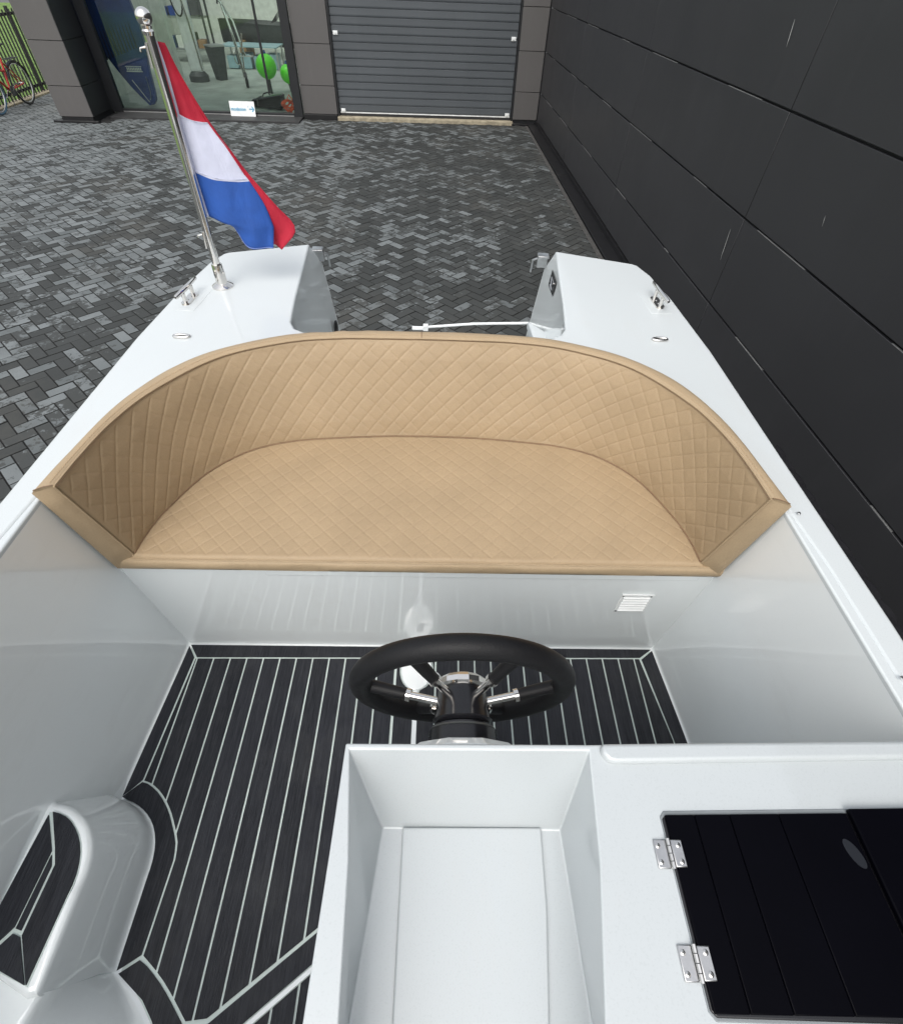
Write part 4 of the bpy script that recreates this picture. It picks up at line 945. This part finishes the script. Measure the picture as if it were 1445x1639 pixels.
# ---- trailer beneath the boat
tr_ = Thing('boat_trailer', 'galvanised boat trailer under the white hull', 'trailer', origin=(CX, .5, G))
for s in (-1, 1):
    tr_.part('beam', Geo().box(CX+s*.45-.03, CX+s*.45+.03, -2.4, 1.9, -.52, -.44), GALV, bevel=.004)
    tr_.part('bunk', Geo().box(CX+s*.42-.04, CX+s*.42+.04, -.9, 1.9, -.432, -.245), RUBBER, bevel=.006)
    w_ = tr_.part('wheel', Geo().lathe([(-.08, .20), (-.07, .26), (.07, .26), (.08, .20)], (CX+s*.98, .6, G+.26), (1, 0, 0), 32), RUBBER)
    tr_.part('hub', Geo().lathe([(-.084, .14), (.084, .14)], (CX+s*.98, .6, G+.26), (1, 0, 0), 20), GALV, w_)
    P = [[(CX+s*(.98+dx), .6+.30*math.cos(a), G+.26+.30*math.sin(a)) for dx in (-.11, 0, .11)] for a in np.linspace(.1, PI-.1, 12)]
    tr_.part('mudguard', Geo().grid(P), BLACKGLOSS)
tr_.part('axle', Geo().box(CX-.9, CX+.9, .56, .64, G+.22, G+.30), GALV); tr_.part('cross_beam', Geo().box(CX-.42, CX+.42, 1.6, 1.66, -.52, -.46), GALV)
tr_.part('drawbar', Geo().box(CX-.04, CX+.04, -4.0, -2.3, -.52, -.44).box(CX-.48, CX+.48, -2.4, -2.32, -.52, -.44), GALV)
tr_.part('jockey_wheel', Geo().tube([(CX, -3.8, -.3), (CX, -3.8, G+.14)], .025, 10).lathe([(-.03, .1), (.03, .1)], (CX, -3.8, G+.1), (1, 0, 0), 18), GREYP)

# ================================================================== SEAT CUSHION
def groove(a, b, sp, wd=.0021):
    da = np.abs((a/sp+.5) % 1-.5)*sp; db = np.abs((b/sp+.5) % 1-.5)*sp
    ga = np.exp(-(da/wd)**1.3); gb = np.exp(-(db/wd)**1.3)
    return ga, gb, da, db
arc = catmull([(.742, .768), (.735, .83), (.715, .92), (.65, 1.065), (.555, 1.165), (.44, 1.215), (.30, 1.238), (.15, 1.252), (0, 1.257)], 120)
arc = arc[np.argsort(-arc[:, 0])] if arc[0, 0] < arc[-1, 0] else arc
ah = arc[::-1, 0]; ay2 = arc[::-1, 1]
sc_ = Thing('seat_cushion', 'flat tan quilted seat cushion lying on the stern bench', 'cushion', origin=(CX, .95, .43))
NX, NY = 900, 300
X = np.linspace(-.742, .742, NX); rows = []
SZt = .474
for xi in X:
    yb = np.interp(abs(xi), ah, ay2)+.006; y = np.linspace(.757, yb, NY)
    a = (xi+y)/math.sqrt(2); b = (xi-y)/math.sqrt(2)
    ga, gb, da, db = groove(a, b, .0375)
    puff = 1-np.minimum(1, np.minimum(da, db)/.0187); h = -.0009*ga-.0009*gb-.0005*puff**2.5
    edge = np.minimum.reduce([y-.757, (yb-y), np.full_like(y, (.742-abs(xi))*1.0+.004)])
    fade = np.clip(edge/.02, 0, 1); rnd_ = -.010*np.clip(1-edge/.012, 0, 1)**2.5
    waves = .0012*np.sin(xi*9+y*4)+.0008*np.sin(xi*23-y*17)
    z_ = SZt+.004*np.clip(edge/.15, 0, 1)**.6+h*fade+rnd_*.7+waves*fade
    rows.append([(CX+xi, yy, zz) for yy, zz in zip(y, z_)])
sc_.part('quilted_top', Geo().grid(rows), LEATHER, smooth=180)
# boxing: front band and rear band
fr_ = []
for xi in np.linspace(-.790, .808, 120):
    wob = .0012*math.sin(xi*14)+.0008*math.sin(xi*37)
    fr_.append([(CX+xi, .757, SZt-.0075), (CX+xi, .7505, SZt-.010), (CX+xi, .7465+wob, SZt-.018), (CX+xi, .746+wob, SZt-.032), (CX+xi, .749, .4315), (CX+xi, .757, .4295)])
sc_.part('front_band', Geo().grid(fr_, flip=True), LEATHER_S, smooth=60)
cap = Geo()
for s, xe in ((-1, -.790), (1, .808)):
    xa = xe; cap.add([(CX+xa, .757, SZt-.0075), (CX+xa, .7505, SZt-.010), (CX+xa, .746, SZt-.018), (CX+xa, .746, SZt-.032), (CX+xa, .749, .4315), (CX+xa, .757, .4295), (CX+xa, .83, .4295), (CX+xa, .83, SZt-.0075)], [tuple(range(8))])
cap.add([(CX-.79, .757, SZt-.0078), (CX+.808, .757, SZt-.0078), (CX+.808, .83, SZt-.0078), (CX-.79, .83, SZt-.0078)], [(0, 1, 2, 3)])
sc_.part('end_flap', cap, LEATHER_S)
sc_.part('core', Geo().prism([(CX-x, y) for x, y in zip(arc[:, 0], arc[:, 1])] + [(CX+x, y) for x, y in zip(arc[::-1, 0], arc[::-1, 1])] , .4295, SZt-.016), LEATHER_S)
sc_.part('front_piping', Geo().tube([(CX+x, .7535, SZt-.0075+.0006*math.sin(x*20)) for x in np.linspace(-.742, .805, 90)], .0022, 6), LEATHER_S)

# ================================================================== BACKREST
NU, NVv = 1300, 170
IB = catmull([(.738, .766), (.733, .83), (.713, .92), (.65, 1.065), (.555, 1.165), (.44, 1.215), (.30, 1.238), (.15, 1.252), (0, 1.257)], 60)
IT = catmull([(.770, .738), (.765, .83), (.748, .955), (.70, 1.09), (.585, 1.25), (.42, 1.340), (.27, 1.372), (.13, 1.378), (0, 1.380)], 60)
OT = catmull([(.813, .722), (.802, .82), (.775, 1.017), (.704, 1.195), (.582, 1.314), (.42, 1.392), (.26, 1.422), (.13, 1.430), (0, 1.432)], 60)
OB = catmull([(.788, .745), (.780, .83), (.757, 1.0), (.69, 1.175), (.57, 1.295), (.42, 1.370), (.26, 1.400), (.13, 1.408), (0, 1.410)], 60)
def full(C, n):
    L_ = np.concatenate([np.stack([-C[:, 0], C[:, 1]], 1), np.stack([C[::-1, 0], C[::-1, 1]], 1)[1:]])
    s = np.concatenate([[0], np.cumsum(np.linalg.norm(np.diff(L_, axis=0), axis=1))]); t = np.linspace(0, s[-1], n)
    return np.stack([np.interp(t, s, L_[:, 0])+CX, np.interp(t, s, L_[:, 1])], 1), s[-1]
br = Thing('backrest_cushion', 'curved tan quilted backrest wrapping round the stern bench', 'cushion', origin=(CX, 1.3, .47))
ib, Lb = full(IB, NU); it, Lt = full(IT, NU); zt = .750; zb = .468
endf = np.linspace(0, 1, NU); rows = []
nrm = []
for i in range(NU):
    p0 = np.array([*ib[i], zb]); p1 = np.array([*it[i], zt]); i0, i1 = max(0, i-1), min(NU-1, i+1)
    tg = np.array([*(it[i1]-it[i0]), 0]); up = p1-p0; n_ = np.cross(up, tg); n_ /= np.linalg.norm(n_)
    cpt = np.array([CX, .8, .7])-p0
    if n_ @ cpt < 0: n_ = -n_
    nrm.append(n_)
    v = np.linspace(0, 1, NVv); hgt = v*np.linalg.norm(up); s = (endf[i]-.5)*(Lb*.55+Lt*.45)*(1+0*v)
    a = (s+hgt)/math.sqrt(2); b = (s-hgt)/math.sqrt(2); ga, gb, da, db = groove(a, b, .039)
    puff = 1-np.minimum(1, np.minimum(da, db)/.0195); h = -.0007*ga-.0011*gb-.0005*puff**2.5
    smid = endf[i]*Lt; edge = np.minimum.reduce([hgt, hgt[-1]-hgt, np.full_like(hgt, min(smid, Lt-smid)+.0001)])
    fade = np.clip((edge-.006)/.012, 0, 1); bul = .006*np.clip(edge/.06, 0, 1)**.6-.0035*np.clip(1-edge/.006, 0, 1)**2
    wv = .0012*np.sin(s*11+hgt*9)
    rows.append([tuple(p0+(p1-p0)*vv+n_*(hh*f_+bb_+w2*f_)) for vv, hh, f_, bb_, w2 in zip(v, h, fade, bul, wv)])
br.part('quilted_front', Geo().grid(rows), LEATHER, smooth=180); fixnormals(bpy.data.objects[-1]) if False else None
M = 200
ib2, _ = full(IB, M); it2, _ = full(IT, M); ot2, _ = full(OT, M); ob2, _ = full(OB, M); rows = []
for i in range(M):
    p1 = np.array([*it2[i], zt]); q1 = np.array([*ot2[i], zt-.006]); q0 = np.array([*ob2[i], .445]); p0 = np.array([*ib2[i], zb])
    wob = .0016*math.sin(i*.9)*math.exp(-((i-78)/7)**2)+.0006*math.sin(i*.31)
    d = q1-p1; up = np.array([0, 0, 1.])
    top = [p1, p1+d*.08+up*.0035, p1+d*.25+up*.007, p1+d*.5+up*(.0085+wob), p1+d*.75+up*(.007+wob), p1+d*.93+up*.002, q1+up*-.004, q1+(q0-q1)*.1, q1+(q0-q1)*.5, q0]
    rows.append([tuple(p) for p in top])
tbg = Geo().grid(rows)
for r_, fl_ in ((rows[0], 1), (rows[-1], 0)):
    pl = list(r_); tbg.add(pl, [tuple(range(len(pl)))[::-1] if fl_ else tuple(range(len(pl)))])
br.part('top_band', tbg, LEATHER_S, smooth=60)
# end caps with slight bulge
for e in (0, M-1):
    s = -1 if e == 0 else 1
    p0 = Vector((*ib2[e], zb)); p1 = Vector((*it2[e], zt)); q1 = Vector((*ot2[e], zt-.006)); q0 = Vector((*ob2[e], .437)); o_ = Vector((0, -1, 0))
    P = []
    for t_ in np.linspace(0, 1, 24):
        a, b = p0.lerp(p1, t_), q0.lerp(q1, t_)
        P.append([tuple(a.lerp(b, u_)+o_*(.0075*math.sin(PI*u_)**.6*min(1, 6*t_+.2, 6*(1-t_)+.2))) for u_ in np.linspace(0, 1, 9)])
    br.part('end_cap', Geo().grid(P), LEATHER_S, smooth=60)
    br.part('end_piping', Geo().tube([tuple(p0.lerp(p1, t_)+Vector((0, -.0025, .001))) for t_ in np.linspace(0, 1, 16)], .0023, 6), LEATHER_S)
    seam = [tuple(p1.lerp(q1, t_)+Vector((0, -.0015, .0045+.003*math.sin(PI*t_)))) for t_ in np.linspace(0.05, .85, 8)]
    br.part('corner_seam', Geo().tube(seam, .0012, 5), PIPING)
br.part('top_piping', Geo().tube([(x, y-.0005, zt+.0010) for x, y in it2], .0022, 8), LEATHER_S)
def inward(C, i, d, n):
    i0, i1 = max(0, i-1), min(len(C)-1, i+1); t_ = C[i1]-C[i0]; t_ = t_/np.linalg.norm(t_); return C[i]+np.array([t_[1], -t_[0]])*d
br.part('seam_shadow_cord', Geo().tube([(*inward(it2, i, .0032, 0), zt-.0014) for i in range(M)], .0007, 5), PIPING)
br.part('bottom_piping', Geo().tube([(*inward(ib2, i, .0015, 0), zb+.008) for i in range(M)], .0024, 6), PIPING)
# stitches along the top band
stg = Geo(); it4, _ = full(IT, 620); ot4, _ = full(OT, 620)
for i in range(2, 616, 2):
    a = it4[i]*.78+ot4[i]*.22; b = it4[i+1]*.78+ot4[i+1]*.22; stg.tube([(*a, zt+.0062), (*b, zt+.0062)], .0006, 4)
so_ = br.part('stitching', stg, THREAD, kind='stuff')
for xx in (.0,):
    j = int(M*.492); a = np.array([*it2[j], zt]); b = np.array([*ot2[j], zt-.006])
    br.part('cross_seam', Geo().tube([tuple(a*(1-t_)+b*t_+np.array([0, 0, .0005+.009*math.sin(PI*t_)**.7])) for t_ in np.linspace(0, 1, 10)], .0012, 5), PIPING)

# ================================================================== FLAG POLE AND FLAG
px_, py_ = -.781, 1.760
fp = Thing('flag_pole', 'polished steel flag pole with a round knob on the left stern deck', 'flag pole', origin=(px_, py_, DZ))
top = Vector((-.768, 1.762, 1.362)); base = Vector((px_, py_, DZ)); ax = (top-base).normalized()
fp.part('pole', Geo().tube([tuple(base+ax*.03), tuple(top)], .0125, 24), STEEL)
fp.part('socket', Geo().lathe([(0, .036), (.004, .036), (.008, .030), (.014, .019), (.075, .0175), (.078, .0165)], tuple(base), tuple(ax), 32).tube([tuple(base+ax*.05), tuple(base+ax*.05+Vector((.022, -.008, 0)))], .004, 8), STEEL)
for k_ in range(3):
    a = k_*2*PI/3+.4; fp.part('screw', Geo().lathe([(0, .0045), (.0015, .003)], (px_+.028*math.cos(a), py_+.028*math.sin(a), DZ+.005), (0, 0, 1), 10), SATIN)
fp.part('knob', Geo().lathe([(0, .0125), (.008, .0145), (.012, .011), (.018, .013)] + [(.018+.016+.0185*math.sin(a), .0195*math.cos(a)) for a in np.linspace(-1.0, PI/2, 14)], tuple(top), tuple(ax), 28), STEEL)
for tt, sd_ in ((.60, -1), (.15, 1)):
    c_ = base+ax*(.665*tt+.21 if sd_ < 0 else .16); fp.part('flag_clip', Geo().tube([tuple(c_+Vector((-.012*1, -.004, .012))), tuple(c_+Vector((-.030, -.006, .008))), tuple(c_+Vector((-.031, -.006, .001)))], .0028, 8).tube([tuple(c_+Vector((-.010, -.01, .02))), tuple(c_+Vector((-.014, -.011, -.03)))], .003, 8), STEEL)
fg = Thing('flag', 'red, white and blue striped flag hanging limp from the steel pole', 'flag', origin=(-.76, 1.78, .85))
Lp = [(-.762, 1.350), (-.759, 1.292), (-.761, 1.209), (-.762, 1.200), (-.765, 1.137), (-.766, 1.067), (-.767, 1.062), (-.767, 1.001), (-.766, .938)]
Rp = [(-.750, 1.345), (-.734, 1.286), (-.704, 1.205), (-.700, 1.190), (-.658, 1.123), (-.624, 1.052), (-.619, 1.045), (-.584, .973), (-.560, .915)]
Rp[-1] = (-.568, .904)
lf = catmull(Lp, 61); rg = catmull(Rp, 61); rows = []; rowmat = []
zr = lambda i: lf[i][1]
for i in range(61):
    r = []
    for k_ in range(25):
        t_ = k_/24; x = lf[i][0]*(1-t_)+rg[i][0]*t_; z_ = lf[i][1]*(1-t_)+rg[i][1]*t_-.012*math.sin(PI*t_)*(i/60)*.8
        y = 1.782-.024*math.sin(PI*t_*1.0)*(i/60)+.006*math.sin(t_*9+i*.05)*(i/60)*math.sin(PI*t_)+.02*t_
        r.append((x, y, z_))
    rows.append(r)
gg = Geo()
for i in range(60):
    zc_ = lf[i][1]; mi = 0 if zc_ > 1.2005 else (1 if zc_ > 1.063 else 2); gg.grid([rows[i], rows[i+1]], mi)
# lower hem portion (blue), from bottom edge polyline
lowT = rows[60]; bot = catmull([(-.766, .934), (-.713, .926), (-.690, .887), (-.669, .847), (-.630, .838), (-.581, .842)], 25)
P = [[tuple(np.array(a)*(1-t_)+np.array([b[0], 1.786+.006*math.sin(b[0]*70), b[1]])*t_) for a, b in zip(lowT, bot)] for t_ in np.linspace(0, 1, 8)]
gg.grid(P, 2)
bm = bmesh.new(); mv = [bm.verts.new(v) for v in gg.V]
for f, m_ in zip(gg.F, gg.I):
    try: nf = bm.faces.new([mv[i] for i in f]); nf.material_index = m_
    except Exception: pass
bmesh.ops.remove_doubles(bm, verts=bm.verts, dist=1e-5); me = bpy.data.meshes.new('cloth'); bm.to_mesh(me); bm.free()
g2 = Geo(); g2.V = [tuple(v.co) for v in me.vertices]; g2.F = [tuple(p_.vertices) for p_ in me.polygons]; g2.I = [p_.material_index for p_ in me.polygons]
c_ = fg.part('cloth', g2, [FRED, FWHITE, FBLUE], smooth=180); md = c_.modifiers.new('thick', 'SOLIDIFY'); md.thickness = .0012
A_ = catmull([(-.752, 1.30), (-.706, 1.190), (-.664, 1.123), (-.630, 1.046), (-.600, .973), (-.585, .904), (-.600, .850)], 30)
B_ = catmull([(-.745, 1.32), (-.693, 1.190), (-.650, 1.112), (-.610, 1.045), (-.550, .969), (-.497, .902), (-.556, .836)], 30)
rows = [[(a[0]*(1-t_)+b[0]*t_, 1.812+.008*math.sin(t_*5+i*.2)-.01*t_, a[1]*(1-t_)+b[1]*t_) for t_ in np.linspace(0, 1, 8)] for i, (a, b) in enumerate(zip(A_, B_))]
c_ = fg.part('folded_fly', Geo().grid(rows), FRED, smooth=180, label='folded red end of the flag showing behind the blue stripe'); md = c_.modifiers.new('thick', 'SOLIDIFY'); md.thickness = .0012
c_ = fg.part('folded_corner', Geo().add([(-.72, 1.815, .94), (-.68, 1.815, .94), (-.66, 1.815, .86), (-.703, 1.815, .885), (-.72, 1.815, .923)], [(0, 1, 2, 3, 4)]), FWHITE); md = c_.modifiers.new('thick', 'SOLIDIFY'); md.thickness = .0012
fg.part('hoist_band', Geo().tube([(x-.001, 1.780, z_) for x, z_ in lf], .0035, 8), FWHITE)
fg.part('hem', Geo().tube([(b[0], 1.784+.006*math.sin(b[0]*70), b[1]+.004) for b in bot[1:]], .0014, 5), simple('pale hem thread', (.15, .22, .5), .7))

for i0 in (19, 36):
    k0 = min(range(61), key=lambda q_: abs(lf[q_][1]-(1.2005 if i0 == 19 else 1.063)))
    row_ = [(lf[k0][0]*(1-t_)+rg[k0][0]*t_, 1.779-.024*math.sin(PI*t_)*(k0/60)+.02*t_, lf[k0][1]*(1-t_)+rg[k0][1]*t_-.012*math.sin(PI*t_)*(k0/60)*.8) for t_ in np.linspace(0, .98, 20)]
    fg.part('stripe_seam', Geo().tube(row_, .0009, 5), FWHITE)
